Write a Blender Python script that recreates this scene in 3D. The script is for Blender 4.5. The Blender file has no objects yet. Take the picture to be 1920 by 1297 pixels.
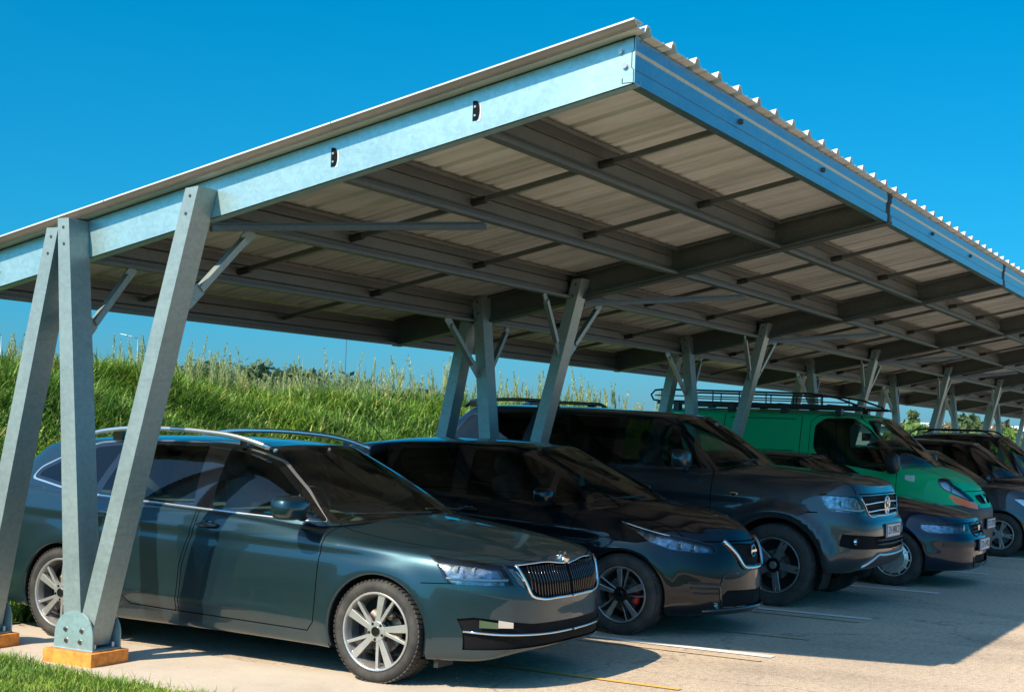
import bpy, bmesh, math, random
import numpy as np
from mathutils import Vector, Matrix
from mathutils.bvhtree import BVHTree
random.seed(7); rng = np.random.default_rng(11)
scene = bpy.context.scene
COL = scene.collection
V = Vector
PI = math.pi

# ------------------------------------------------------------------ objects
def link(o, parent=None):
    COL.objects.link(o)
    if parent is not None: o.parent = parent
    return o
def thing(name, label, cat, loc=(0, 0, 0), group=None):
    o = bpy.data.objects.new(name, None); o.location = loc; o.empty_display_size = .2
    link(o); o['label'] = label; o['category'] = cat
    if group: o['group'] = group
    return o
def tag(o, label, cat, group=None):
    o['label'] = label; o['category'] = cat
    if group: o['group'] = group
    return o
def mesh_obj(name, verts, faces, mats, parent=None, smooth=True, mi=None, normals=None):
    me = bpy.data.meshes.new(name)
    me.from_pydata([tuple(v) for v in verts], [], [tuple(f) for f in faces])
    if not isinstance(mats, (list, tuple)): mats = [mats]
    for m in mats: me.materials.append(m)
    if mi is not None: me.polygons.foreach_set('material_index', np.asarray(mi, dtype=np.int32))
    me.polygons.foreach_set('use_smooth', np.full(len(me.polygons), bool(smooth)))
    me.update()
    if normals is not None: me.normals_split_custom_set_from_vertices(normals)
    o = bpy.data.objects.new(name, me)
    return link(o, parent)
def fast_mesh(name, verts, quads, mats, parent=None, smooth=False, k=4, mi=None):
    """numpy verts (n,3), faces (m,k)"""
    me = bpy.data.meshes.new(name)
    verts = np.asarray(verts, dtype=np.float32); quads = np.asarray(quads, dtype=np.int32)
    me.vertices.add(len(verts)); me.vertices.foreach_set('co', verts.ravel())
    m = len(quads); me.loops.add(m * k); me.loops.foreach_set('vertex_index', quads.ravel())
    me.polygons.add(m); me.polygons.foreach_set('loop_start', np.arange(m, dtype=np.int32) * k)
    me.polygons.foreach_set('loop_total', np.full(m, k, dtype=np.int32))
    if not isinstance(mats, (list, tuple)): mats = [mats]
    for mm in mats: me.materials.append(mm)
    if mi is not None: me.polygons.foreach_set('material_index', np.asarray(mi, dtype=np.int32))
    me.polygons.foreach_set('use_smooth', np.full(m, bool(smooth)))
    me.update(calc_edges=True); me.validate()
    o = bpy.data.objects.new(name, me)
    return link(o, parent)

class MB:
    """collects simple solids into one mesh"""
    def __init__(s): s.v = []; s.f = []; s.m = []
    def add(s, vs, fs, m=0):
        b = len(s.v); s.v += [V(v) for v in vs]; s.f += [[b + i for i in f] for f in fs]; s.m += [m] * len(fs); return s
    def box(s, lo, hi, m=0):
        x0, y0, z0 = lo; x1, y1, z1 = hi
        return s.add([(x0,y0,z0),(x1,y0,z0),(x1,y1,z0),(x0,y1,z0),(x0,y0,z1),(x1,y0,z1),(x1,y1,z1),(x0,y1,z1)],
            [(0,3,2,1),(4,5,6,7),(0,1,5,4),(1,2,6,5),(2,3,7,6),(3,0,4,7)], m)
    def beam(s, a, b, w, h, up=(0,0,1), m=0, w2=None, h2=None):
        a = V(a); b = V(b); d = (b - a).normalized(); r = d.cross(V(up)).normalized(); u = r.cross(d)
        w2 = w if w2 is None else w2; h2 = h if h2 is None else h2
        vs = []
        for p, ww, hh in ((a, w, h), (b, w2, h2)):
            vs += [p - r*ww/2 - u*hh/2, p + r*ww/2 - u*hh/2, p + r*ww/2 + u*hh/2, p - r*ww/2 + u*hh/2]
        return s.add(vs, [(0,1,2,3),(7,6,5,4),(0,4,5,1),(1,5,6,2),(2,6,7,3),(3,7,4,0)], m)
    def tube(s, pts, r, n=8, m=0, caps=True, flat=1.0):
        pts = [V(p) for p in pts]; rs = r if isinstance(r, (list, tuple)) else [r] * len(pts)
        vs = []; fs = []; up = V((0, 0, 1))
        for i, p in enumerate(pts):
            d = (pts[min(i+1, len(pts)-1)] - pts[max(i-1, 0)]).normalized()
            q = up if abs(d.dot(up)) < .95 else V((1, 0, 0))
            a = d.cross(q).normalized(); c = a.cross(d)
            for k in range(n):
                t = 2*PI*k/n; vs.append(p + a*math.cos(t)*rs[i] + c*math.sin(t)*rs[i]*flat)
        for i in range(len(pts)-1):
            for k in range(n):
                k2 = (k+1) % n; fs.append((i*n+k, i*n+k2, (i+1)*n+k2, (i+1)*n+k))
        if caps: fs += [tuple(range(n))[::-1], tuple((len(pts)-1)*n+k for k in range(n))]
        return s.add(vs, fs, m)
    def cyl(s, a, b, r, n=16, m=0, r2=None):
        return s.tube([a, b], [r, r if r2 is None else r2], n, m)
    def extr(s, prof, a, b, ax, m=0, closed=True):
        """2-D profile [(p,q)] swept from a to b along world axis ax ('x': p=y,q=z ; 'y': p=x,q=z)"""
        vs = []
        for t in (a, b):
            for p, q in prof: vs.append((t, p, q) if ax == 'x' else (p, t, q))
        n = len(prof); fs = [(i, (i+1) % n, n+(i+1) % n, n+i) for i in range(n if closed else n-1)]
        if closed: fs += [tuple(range(n))[::-1], tuple(range(n, 2*n))]
        return s.add(vs, fs, m)
    def sphere(s, c, r, n=12, m=0, sc=(1,1,1)):
        vs = []; fs = []; c = V(c); h = n//2
        for i in range(h+1):
            for k in range(n):
                th = PI*i/h; ph = 2*PI*k/n
                vs.append(c + V((r*sc[0]*math.sin(th)*math.cos(ph), r*sc[1]*math.sin(th)*math.sin(ph), r*sc[2]*math.cos(th))))
        for i in range(h):
            for k in range(n): fs.append((i*n+k, (i+1)*n+k, (i+1)*n+(k+1) % n, i*n+(k+1) % n))
        return s.add(vs, fs, m)
    def build(s, name, mats, parent=None, smooth=False, bevel=0, angle=None):
        o = mesh_obj(name, s.v, s.f, mats, parent, smooth, s.m)
        if angle is not None:
            o.data.shade_auto = True if hasattr(o.data, 'shade_auto') else None
        if bevel:
            b = o.modifiers.new('bevel', 'BEVEL'); b.width = bevel; b.segments = 2; b.limit_method = 'ANGLE'; b.angle_limit = math.radians(40)
        return o

# ------------------------------------------------------------------ materials
def new_mat(name):
    m = bpy.data.materials.new(name); m.use_nodes = True
    nt = m.node_tree; b = nt.nodes['Principled BSDF']; return m, nt, b
def N(nt, typ, **kw):
    n = nt.nodes.new(typ)
    for k, v in kw.items():
        if k in n.inputs: n.inputs[k].default_value = v
        else: setattr(n, k, v)
    return n
def ramp(nt, fac, stops):
    r = nt.nodes.new('ShaderNodeValToRGB'); cr = r.color_ramp
    while len(cr.elements) < len(stops): cr.elements.new(.5)
    for e, (p, c) in zip(cr.elements, stops):
        e.position = p; e.color = (*c, 1) if len(c) == 3 else c
    nt.links.new(fac, r.inputs[0]); return r
def noise(nt, scale, detail=4, rough=.55, vec=None, dist=0):
    n = nt.nodes.new('ShaderNodeTexNoise'); n.inputs['Scale'].default_value = scale
    n.inputs['Detail'].default_value = detail; n.inputs['Roughness'].default_value = rough; n.inputs['Distortion'].default_value = dist
    if vec is not None: nt.links.new(vec, n.inputs['Vector'])
    return n
def coords(nt, scale=(1, 1, 1), which='Object'):
    t = nt.nodes.new('ShaderNodeTexCoord'); mp = nt.nodes.new('ShaderNodeMapping'); mp.inputs['Scale'].default_value = scale
    nt.links.new(t.outputs[which], mp.inputs['Vector']); return mp.outputs[0]
def bump(nt, b, h, strength=.3, dist=.01):
    bp = nt.nodes.new('ShaderNodeBump'); bp.inputs['Strength'].default_value = strength; bp.inputs['Distance'].default_value = dist
    nt.links.new(h, bp.inputs['Height']); nt.links.new(bp.outputs[0], b.inputs['Normal']); return bp
def simple(name, col, rough=.5, metal=0, coat=0, var=.12, scale=6, bmp=0, spec=.5, coat_rough=.03):
    m, nt, b = new_mat(name); c = coords(nt)
    n = noise(nt, scale, 5, .6, c)
    lo = tuple(max(0, x*(1-var)) for x in col); hi = tuple(min(1, x*(1+var)) for x in col)
    r = ramp(nt, n.outputs['Fac'], [(.3, lo), (.7, hi)])
    nt.links.new(r.outputs[0], b.inputs['Base Color'])
    b.inputs['Roughness'].default_value = rough; b.inputs['Metallic'].default_value = metal
    b.inputs['Coat Weight'].default_value = coat; b.inputs['Coat Roughness'].default_value = coat_rough
    b.inputs['Specular IOR Level'].default_value = spec
    if bmp: bump(nt, b, n.outputs['Fac'], bmp, .01)
    return m
def car_paint(name, col, metal=.6, rough=.32, dust=.25, dustcol=(.22, .19, .15), coat=1.0):
    """metallic coat with flakes, a thin film of road dust that thickens low down"""
    m, nt, b = new_mat(name); c = coords(nt)
    fl = noise(nt, 900, 1, .5, c); n = noise(nt, 3.2, 6, .65, c, .4); n2 = noise(nt, 34, 4, .7, c)
    base = ramp(nt, fl.outputs['Fac'], [(.35, tuple(x*.8 for x in col)), (.7, tuple(min(1, x*1.25) for x in col))])
    sep = nt.nodes.new('ShaderNodeSeparateXYZ'); nt.links.new(c, sep.inputs[0])
    low = N(nt, 'ShaderNodeMapRange'); low.inputs['From Min'].default_value = .15; low.inputs['From Max'].default_value = .6
    low.inputs['To Min'].default_value = 1.0; low.inputs['To Max'].default_value = .16
    nt.links.new(sep.outputs[2], low.inputs['Value'])
    mul = N(nt, 'ShaderNodeMath', operation='MULTIPLY'); nt.links.new(low.outputs[0], mul.inputs[0])
    rr = ramp(nt, n.outputs['Fac'], [(.3, (.25,)*3), (.75, (1,)*3)]); nt.links.new(rr.outputs[0], mul.inputs[1])
    mul2 = N(nt, 'ShaderNodeMath', operation='MULTIPLY'); nt.links.new(mul.outputs[0], mul2.inputs[0]); 
    r2 = ramp(nt, n2.outputs['Fac'], [(.3, (.5,)*3), (.8, (1,)*3)]); nt.links.new(r2.outputs[0], mul2.inputs[1])
    mul3 = N(nt, 'ShaderNodeMath', operation='MULTIPLY'); nt.links.new(mul2.outputs[0], mul3.inputs[0]); mul3.inputs[1].default_value = dust
    mix = N(nt, 'ShaderNodeMix', data_type='RGBA'); nt.links.new(mul3.outputs[0], mix.inputs[0])
    nt.links.new(base.outputs[0], mix.inputs[6]); mix.inputs[7].default_value = (*dustcol, 1)
    nt.links.new(mix.outputs[2], b.inputs['Base Color'])
    b.inputs['Metallic'].default_value = metal; b.inputs['Roughness'].default_value = rough
    b.inputs['Specular IOR Level'].default_value = .1 if metal < .35 else .4
    b.inputs['Coat Weight'].default_value = coat; b.inputs['Coat IOR'].default_value = 1.5
    cr = N(nt, 'ShaderNodeMapRange'); cr.inputs['To Min'].default_value = .015; cr.inputs['To Max'].default_value = .5
    nt.links.new(mul3.outputs[0], cr.inputs['Value']); nt.links.new(cr.outputs[0], b.inputs['Coat Roughness'])
    return m
def glass_mat(name, tint, fres=1.5, rough=0.0, dirt=.04):
    m = bpy.data.materials.new(name); m.use_nodes = True; nt = m.node_tree; nt.nodes.clear()
    out = N(nt, 'ShaderNodeOutputMaterial'); tr = N(nt, 'ShaderNodeBsdfTransparent'); tr.inputs[0].default_value = (*tint, 1)
    gl = N(nt, 'ShaderNodeBsdfGlossy'); gl.inputs['Roughness'].default_value = rough; gl.inputs['Color'].default_value = (1, 1, 1, 1)
    fr = N(nt, 'ShaderNodeFresnel'); fr.inputs[0].default_value = fres
    # the same film reads from inside and outside
    mx = N(nt, 'ShaderNodeMixShader'); nt.links.new(fr.outputs[0], mx.inputs[0]); nt.links.new(tr.outputs[0], mx.inputs[1]); nt.links.new(gl.outputs[0], mx.inputs[2])
    df = N(nt, 'ShaderNodeBsdfDiffuse'); df.inputs[0].default_value = (.3, .28, .24, 1)
    c = coords(nt); n = noise(nt, 7, 6, .7, c); r = ramp(nt, n.outputs['Fac'], [(.3, (dirt*.4,)*3), (.9, (dirt,)*3)])
    mx2 = N(nt, 'ShaderNodeMixShader'); nt.links.new(r.outputs[0], mx2.inputs[0]); nt.links.new(mx.outputs[0], mx2.inputs[1]); nt.links.new(df.outputs[0], mx2.inputs[2])
    nt.links.new(mx2.outputs[0], out.inputs[0]); return m

M = {}
M['chrome'] = simple('polished_chrome', (.75, .77, .78), .08, 1, var=.03)
M['satin'] = simple('satin_silver', (.62, .64, .64), .3, .9, var=.05)
M['rubber'] = simple('black_rubber', (.012, .012, .013), .6)
M['gap'] = simple('dark_panel_gap', (.003, .003, .003), 1.0, spec=0)
M['mesh'] = simple('matt_black_grille', (.006, .006, .007), .75, spec=.15)
M['plastic'] = simple('black_plastic', (.018, .019, .02), .42, bmp=.05, scale=60)
M['greyplastic'] = simple('weathered_grey_plastic', (.035, .037, .04), .5, bmp=.08, scale=50)
M['gloss'] = simple('gloss_black', (.006, .006, .007), .08, coat=1)
M['under'] = simple('underbody_black', (.006, .006, .006), .9)
M['interior'] = simple('cabin_fabric', (.085, .085, .085), .85)
M['trimgrey'] = simple('cabin_grey', (.06, .058, .055), .8)
M['glass'] = glass_mat('tinted_window_glass', (.58, .76, .70), dirt=.006)
M['midglass'] = glass_mat('green_tinted_glass', (.30, .40, .38), dirt=.006)
M['darkglass'] = glass_mat('dark_tinted_glass', (.06, .075, .08), dirt=.008)
M['wsglass'] = glass_mat('windscreen_glass', (.60, .78, .68), dirt=.018)
M['lens'] = glass_mat('clear_lamp_lens', (.92, .95, .97), dirt=.01)
M['bowl_bright'] = simple('bright_lamp_reflector', (.78, .84, .9), .3, .45, var=.2, scale=10)
M['bowl_mid'] = simple('grey_lamp_reflector', (.26, .29, .33), .18, .7, var=.85, scale=26)
M['orange_lens'] = simple('orange_indicator', (1.0, .17, .01), .15, coat=1)
M['lampbowl'] = simple('lamp_reflector', (.10, .115, .13), .12, .9, var=.6, scale=14)
M['lampdark'] = simple('lamp_bezel', (.02, .025, .03), .15, .3)
M['disc'] = simple('brake_disc', (.22, .2, .18), .35, .9, var=.3)
M['caliper'] = simple('iron_caliper', (.08, .07, .06), .6, .3)
M['redcal'] = simple('red_caliper', (.5, .02, .01), .4)
M['alloy'] = simple('silver_alloy', (.62, .6, .58), .3, .75, var=.1, scale=20)
M['darkalloy'] = simple('machined_grey_alloy', (.36, .40, .41), .28, .8, var=.2, scale=20)
M['blackalloy'] = simple('black_alloy', (.012, .013, .014), .25, .3)
M['plate'] = simple('plate_white', (.62, .63, .62), .4)
M['platetext'] = simple('plate_black', (.02, .02, .025), .5)
M['plateblue'] = simple('plate_blue', (.01, .04, .35), .4)
M['white'] = simple('white_paper', (.75, .75, .75), .6)
M['teal'] = simple('teal_cardboard', (.1, .55, .55), .6)
def tyre_material():
    m, nt, b = new_mat('dusty_tyre_rubber'); c = coords(nt)
    n = noise(nt, 9, 6, .65, c); n2 = noise(nt, 60, 3, .6, c)
    r = ramp(nt, n.outputs['Fac'], [(.3, (.017, .017, .017)), (.62, (.05, .046, .04)), (.85, (.12, .1, .08))])
    nt.links.new(r.outputs[0], b.inputs['Base Color']); b.inputs['Roughness'].default_value = .78
    bump(nt, b, n2.outputs['Fac'], .15, .003); return m
M['tyre'] = tyre_material()
# ------------------------------------------------------------------ curves
def hermite(ts, P, q, limit=False):
    ts = np.asarray(ts, float); P = np.asarray(P, float); P = P.reshape(len(ts), -1); q = np.asarray(q, float)
    h = np.diff(ts); dl = np.diff(P, axis=0)/h[:, None]
    m = np.zeros_like(P); m[0] = dl[0]; m[-1] = dl[-1]
    for i in range(1, len(ts)-1):
        if limit:
            w1 = 2*h[i]+h[i-1]; w2 = h[i]+2*h[i-1]
            same = dl[i-1]*dl[i] > 0
            with np.errstate(divide='ignore', invalid='ignore'):
                v = (w1+w2)/(w1/dl[i-1]+w2/dl[i])
            m[i] = np.where(same, v, 0)
        else:
            m[i] = (dl[i-1]*h[i]+dl[i]*h[i-1])/(h[i]+h[i-1])
    k = np.clip(np.searchsorted(ts, q, side='right')-1, 0, len(ts)-2)
    t = ((q-ts[k])/h[k])[:, None]; hh = h[k][:, None]
    return (2*t**3-3*t**2+1)*P[k] + (t**3-2*t**2+t)*hh*m[k] + (-2*t**3+3*t**2)*P[k+1] + (t**3-t**2)*hh*m[k+1]
def cum(P):
    P = np.asarray(P, float); d = np.sqrt((np.diff(P, axis=0)**2).sum(1)); return np.concatenate([[0], np.cumsum(d)])
def sample_curve(P, n):
    P = np.asarray(P, float); t = cum(P); return hermite(t, P, np.linspace(0, t[-1], n)), t
def grid_faces(ns, nv, off=0, flip=False):
    f = []
    for i in range(ns-1):
        for j in range(nv-1):
            a = off+i*nv+j; q = (a, a+1, a+nv+1, a+nv)
            f.append(q[::-1] if flip else q)
    return f

def tub_grid(C, ns=120, sub=5, hood_rows=14):
    """half lower body. returns (ns, nv, 3) array, u>=0"""
    O = np.array(C['outline'], float); t = cum(O); q = np.linspace(0, t[-1], ns)
    # denser sampling near nose and tail
    P = hermite(t, O, q); T = np.gradient(P, axis=0); T /= np.linalg.norm(T, axis=1)[:, None]
    Nin = np.stack([-T[:, 1], T[:, 0]], 1)           # inward normal for a path going from nose round to tail with u>=0
    keys = sorted(C['sections'].items()); kt = [t[k] if not isinstance(k, float) else np.interp(k, O[:, 1], t) for k, _ in keys]
    arr = np.array([s for _, s in keys], float)      # (m, rows, 2)
    m, r, _ = arr.shape
    S = hermite(kt, arr.reshape(m, -1), np.clip(q, kt[0], kt[-1]), True).reshape(ns, r, 2)
    rt = np.arange(r, dtype=float); rq = np.linspace(0, r-1, (r-1)*sub+1)
    out = []
    zc = np.array(C['hoodline'], float)
    for i in range(ns):
        R = hermite(rt, S[i], rq)
        side = np.zeros((len(rq), 3)); side[:, :2] = P[i][None]+Nin[i][None]*R[:, :1]; side[:, 2] = R[:, 1]
        side[:, 0] = np.maximum(side[:, 0], 0)
        if i in (0, ns-1): side[:, 0] = 0
        A = side[-1]; z1 = np.interp(A[1], zc[:, 0], zc[:, 1])
        if A[1] > zc[0, 0]: z1 = hermite(zc[:, 0], zc[:, 1:2], [min(A[1], zc[-1, 0])], True)[0, 0]
        v = np.linspace(0, 1, hood_rows+1)[1:]
        cap = np.zeros((hood_rows, 3)); cap[:, 0] = A[0]*(1-v); cap[:, 1] = A[1]; cap[:, 2] = A[2]+(z1-A[2])*(1-(1-v)**C.get('crown', 2.4))
        out.append(np.vstack([side, cap]))
    G = np.array(out)
    if 'hoodfn' in C:
        nr = len(rq); X, Y = G[:, nr:, 0], G[:, nr:, 1]; G[:, nr:, 2] += C['hoodfn'](X, Y)
    for _ in range(C.get('smooth', 2)):
        G[:, 1:-1] = .25*G[:, :-2]+.5*G[:, 1:-1]+.25*G[:, 2:]
        H = G.copy(); G[1:-1, :, 1:] = .25*H[:-2, :, 1:]+.5*H[1:-1, :, 1:]+.25*H[2:, :, 1:]; G[1:-1, :, 0] = .25*H[:-2, :, 0]+.5*H[1:-1, :, 0]+.25*H[2:, :, 0]
    # wheel-arch flares and character lines push the flank outwards
    for fn in C.get('flank', []):
        d = fn(G[..., 1], G[..., 2]); side = np.clip((G[..., 0]-C['W']/2*.7)/(C['W']/2*.2), 0, 1); G[..., 0] += d*side
    return G, len(rq)
def house_grid(C, ns=110, rows=22, cap=16):
    B = np.array(C['base'], float); T = np.array(C['top'], float)
    t = (cum(B[:, :2])+cum(T[:, :2]))/2; q = np.linspace(0, t[-1], ns)
    b = hermite(t, B, q); tt = hermite(t, T, q); b[0, 0] = tt[0, 0] = b[-1, 0] = tt[-1, 0] = 0
    zr = np.array(C['roofline'], float); out = []
    mid = (b+tt)/2; tan = np.gradient(mid[:, :2], axis=0); tan /= np.linalg.norm(tan, axis=1)[:, None]; Nout = np.stack([tan[:, 1], -tan[:, 0]], 1)
    for i in range(ns):
        v = np.linspace(0, 1, rows)[:, None]
        side = b[i]*(1-v)+tt[i]*v
        bl = C.get('bulge', .025)*4*v*(1-v); side[:, :2] += Nout[i]*bl
        A = tt[i]; z1 = hermite(zr[:, 0], zr[:, 1:2], [min(max(A[1], zr[0, 0]), zr[-1, 0])], True)[0, 0]
        w = np.linspace(0, 1, cap+1)[1:]**1.3
        cp = np.zeros((cap, 3)); cp[:, 0] = A[0]*(1-w); cp[:, 1] = A[1]; cp[:, 2] = A[2]+(z1-A[2])*(1-(1-w)**2.6)
        if i in (0, ns-1): side[:, 0] = 0
        out.append(np.vstack([side, cp]))
    G = np.array(out)
    for _ in range(C.get('hsmooth', 3)):
        G[:, 1:-1] = .25*G[:, :-2]+.5*G[:, 1:-1]+.25*G[:, 2:]
        H = G.copy(); G[1:-1] = .25*H[:-2]+.5*H[1:-1]+.25*H[2:]; G[0, :, 0] = 0; G[-1, :, 0] = 0
    return G

# ------------------------------------------------------------------ cookie cutter
PROJ = {'side': (V((-1, 0, 0)), V((0, 1, 0)), V((0, 0, 1))),      # viewed from -x : coords (y, z)
        'front': (V((0, -1, 0)), V((-1, 0, 0)), V((0, 0, 1))),    # viewed from -y : coords (|x|, z)
        'top': (V((0, 0, 1)), V((-1, 0, 0)), V((0, 1, 0)))}       # coords (|x|, y)
def offset_poly(P, d):
    """grow a polygon by d"""
    n = len(P); A = sum(P[i][0]*P[(i+1) % n][1]-P[(i+1) % n][0]*P[i][1] for i in range(n))
    s = 1 if A > 0 else -1; out = []
    for i in range(n):
        p0, p, p1 = (np.array(P[k % n], float) for k in (i-1, i, i+1))
        a = p-p0; b = p1-p; a /= np.linalg.norm(a)+1e-9; b /= np.linalg.norm(b)+1e-9
        na = np.array([a[1], -a[0]])*s; nb = np.array([b[1], -b[0]])*s
        m = na+nb; k = m.dot(m); m = m*(2/k if k > .6 else 1)/1.0
        out.append(tuple(p+m*d*(1 if k > .6 else .7)))
    return out
def round_poly(P, r=.03, n=3):
    out = []; N_ = len(P)
    for i in range(N_):
        p0, p, p1 = (np.array(P[k % N_], float) for k in (i-1, i, i+1))
        la = np.linalg.norm(p0-p); lb = np.linalg.norm(p1-p)
        a = p+(p0-p)/la*min(r, la*.45); b = p+(p1-p)/lb*min(r, lb*.45)
        for k in range(n+1):
            t = k/n; out.append(tuple((1-t)**2*a+2*t*(1-t)*p+t*t*b))
    return out
def inside(x, y, P):
    c = False; n = len(P); j = n-1
    for i in range(n):
        if (P[i][1] > y) != (P[j][1] > y) and x < (P[j][0]-P[i][0])*(y-P[i][1])/(P[j][1]-P[i][1])+P[i][0]: c = not c
        j = i
    return c
def stroke(line, w):
    """thin closed polygon round an open polyline"""
    L = []; R = []
    for i in range(len(line)):
        a = np.array(line[max(i-1, 0)], float); b = np.array(line[min(i+1, len(line)-1)], float); d = b-a; d /= np.linalg.norm(d)
        nn = np.array([-d[1], d[0]])*w/2; p = np.array(line[i], float); L.append(tuple(p+nn)); R.append(tuple(p-nn))
    return L+R[::-1]
class Shell:
    """half car (x<=0); faces carry a region id in material_index"""
    def __init__(s, C):
        s.C = C; s.bm = bmesh.new(); s.nl = s.bm.verts.layers.float_vector.new('nrm')
        G, nr = tub_grid(C); s._add(G, 0, flip=False, hood_from=nr); H = house_grid(C); s._add(H, 1, flip=False)
        s.regs = {0: ('body', None), 1: ('body', None)}; s.next = 2
        s.bm.normal_update()
        s.bvh = BVHTree.FromBMesh(s.bm)
    def _add(s, G, rid, flip, hood_from=None):
        ns, nv, _ = G.shape
        # analytic-ish normals from the grid
        du = np.gradient(G, axis=0); dv = np.gradient(G, axis=1); n = np.cross(dv, du); L = np.linalg.norm(n, axis=2)
        bad = L < 1e-7; n = n/np.maximum(L, 1e-9)[..., None]
        # orient outwards
        cen = np.array([0, G[..., 1].mean(), .6 if rid == 0 else 1.0]); 
        if np.mean(np.sum(n*(G-cen), axis=2)) < 0: n = -n
        for i in range(ns):
            for j in range(nv):
                if bad[i, j]:
                    for di, dj in ((1, 0), (-1, 0), (0, -1), (2, 0), (-2, 0), (0, 1)):
                        a, b = i+di, j+dj
                        if 0 <= a < ns and 0 <= b < nv and not bad[a, b]: n[i, j] = n[a, b]; break
        vs = []
        for i in range(ns):
            for j in range(nv):
                v = s.bm.verts.new((-G[i, j, 0], G[i, j, 1], G[i, j, 2])); m = n[i, j]; v[s.nl] = (-m[0], m[1], m[2]); vs.append(v)
        for i in range(ns-1):
            for j in range(nv-1):
                a = i*nv+j; q = [vs[a], vs[a+nv], vs[a+nv+1], vs[a+1]]
                fn = (q[1].co-q[0].co).cross(q[3].co-q[0].co)
                ref = V(q[0][s.nl])+V(q[2][s.nl])
                if ((q[2].co-q[0].co).cross(q[3].co-q[1].co)).dot(ref) < 0: q = q[::-1]
                try: f = s.bm.faces.new(q)
                except ValueError: continue
                f.material_index = rid
        s.bm.verts.ensure_lookup_table()
    def region(s, name, mat, parent=None, mode='dup', push=0.0):
        i = s.next; s.next += 1; s.regs[i] = (name, mat, parent, mode, push); return i
    def cut(s, poly, proj='side', to=0, only=None, filt=None, facing=.05):
        D, e1, e2 = PROJ[proj] if isinstance(proj, str) else proj
        bm = s.bm
        def ok(f):
            if only is not None and f.material_index not in only: return False
            if f.normal.dot(D) < facing: return False
            return filt is None or filt(f.calc_center_median())
        n = len(poly)
        xs = [p[0] for p in poly]; ys = [p[1] for p in poly]; bx = (min(xs)-.02, max(xs)+.02, min(ys)-.02, max(ys)+.02)
        cand = set()
        for f in bm.faces:
            if not ok(f): continue
            us = [v.co.dot(e1) for v in f.verts]; ws = [v.co.dot(e2) for v in f.verts]
            if max(us) < bx[0] or min(us) > bx[1] or max(ws) < bx[2] or min(ws) > bx[3]: continue
            cand.add(f)
        for i in range(n):
            a = poly[i]; b = poly[(i+1) % n]
            if abs(a[0]-b[0])+abs(a[1]-b[1]) < 1e-6: continue
            x0, x1 = min(a[0], b[0])-1e-4, max(a[0], b[0])+1e-4; y0, y1 = min(a[1], b[1])-1e-4, max(a[1], b[1])+1e-4
            sel = []
            for f in cand:
                if not f.is_valid: continue
                us = [v.co.dot(e1) for v in f.verts]; ws = [v.co.dot(e2) for v in f.verts]
                if max(us) < x0 or min(us) > x1 or max(ws) < y0 or min(ws) > y1: continue
                sel.append(f)
            if not sel: continue
            pt = e1*a[0]+e2*a[1]; ed = e1*(b[0]-a[0])+e2*(b[1]-a[1]); nn = D.cross(ed).normalized()
            geom = list(set(sel) | {e for f in sel for e in f.edges} | {v for f in sel for v in f.verts})
            r = bmesh.ops.bisect_plane(bm, geom=geom, plane_co=pt, plane_no=nn, dist=1e-5)
            for g in r['geom']:
                if isinstance(g, bmesh.types.BMFace): cand.add(g)
            cand = {f for f in cand if f.is_valid}
        hit = []
        for f in cand:
            f.normal_update(); c = f.calc_center_median()
            if inside(c.dot(e1), c.dot(e2), poly): f.material_index = to; hit.append(f)
        return hit
    def ray(s, o, d):
        h = s.bvh.ray_cast(V(o), V(d)); return h[0]
    def on_side(s, y, z, off=0):
        h = s.ray((-3, y, z), (1, 0, 0)); return V((h.x-off, y, z)) if h else None
    def on_front(s, u, z, off=0):
        h = s.ray((-u, -2, z), (0, 1, 0)); return V((-u, h.y-off, z)) if h else None
    def on_top(s, u, y, off=0):
        h = s.ray((-u, y, 4), (0, 0, -1)); return V((-u, y, h.z+off)) if h else None
    def export(s, root, mats):
        """mats: region name -> list; builds objects, mirrored for the far half"""
        bm = s.bm; byobj = {}
        for f in bm.faces:
            r = f.material_index
            if r < 0 or s.regs[r][1] == 'DELETE': continue
            byobj.setdefault(r, []).append(f)
        groups = {}    # objects: key -> list of regions
        for r in byobj:
            reg = s.regs[r]
            if len(reg) == 2 or reg[0] == 'body': key = ('body', None, 'join', 0.0)
            else: key = (reg[0], reg[2], reg[3], reg[4])
            groups.setdefault(key, []).append(r)
        made = {}
        def build(key, parent, sides):
            name, par, mode, push = key; vs = []; nm = []; fs = []; mi = []; ml = []
            for sd in sides:
                vm = {}
                for r in groups[key]:
                    reg = s.regs[r]; mat = s.C['paint'] if len(reg) == 2 else reg[1]
                    if mat not in ml: ml.append(mat)
                    for f in byobj[r]:
                        ids = []
                        for v in f.verts:
                            if v not in vm:
                                n_ = V(v[s.nl]).normalized(); co = v.co-n_*push
                                vm[v] = len(vs); vs.append((co.x*sd, co.y, co.z)); nm.append((n_.x*sd, n_.y, n_.z))
                            ids.append(vm[v])
                        fs.append(ids if sd == 1 else ids[::-1]); mi.append(ml.index(mat))
            return mesh_obj(name, vs, fs, ml, parent, True, mi, nm)
        order = sorted(groups, key=lambda k: 0 if k[1] is None else 1)
        for key in order:
            name, par, mode, push = key
            if mode == 'join':
                p = root if par is None else made[par][0]
                made[name] = [build(key, p, (1, -1))]
            else:
                res = []
                for i, sd in enumerate((1, -1)):
                    p = root if par is None else made[par][min(i, len(made[par])-1)]
                    res.append(build(key, p, (sd,)))
                made.setdefault(name, []); made[name] += res
        bm.free(); return made

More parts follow.
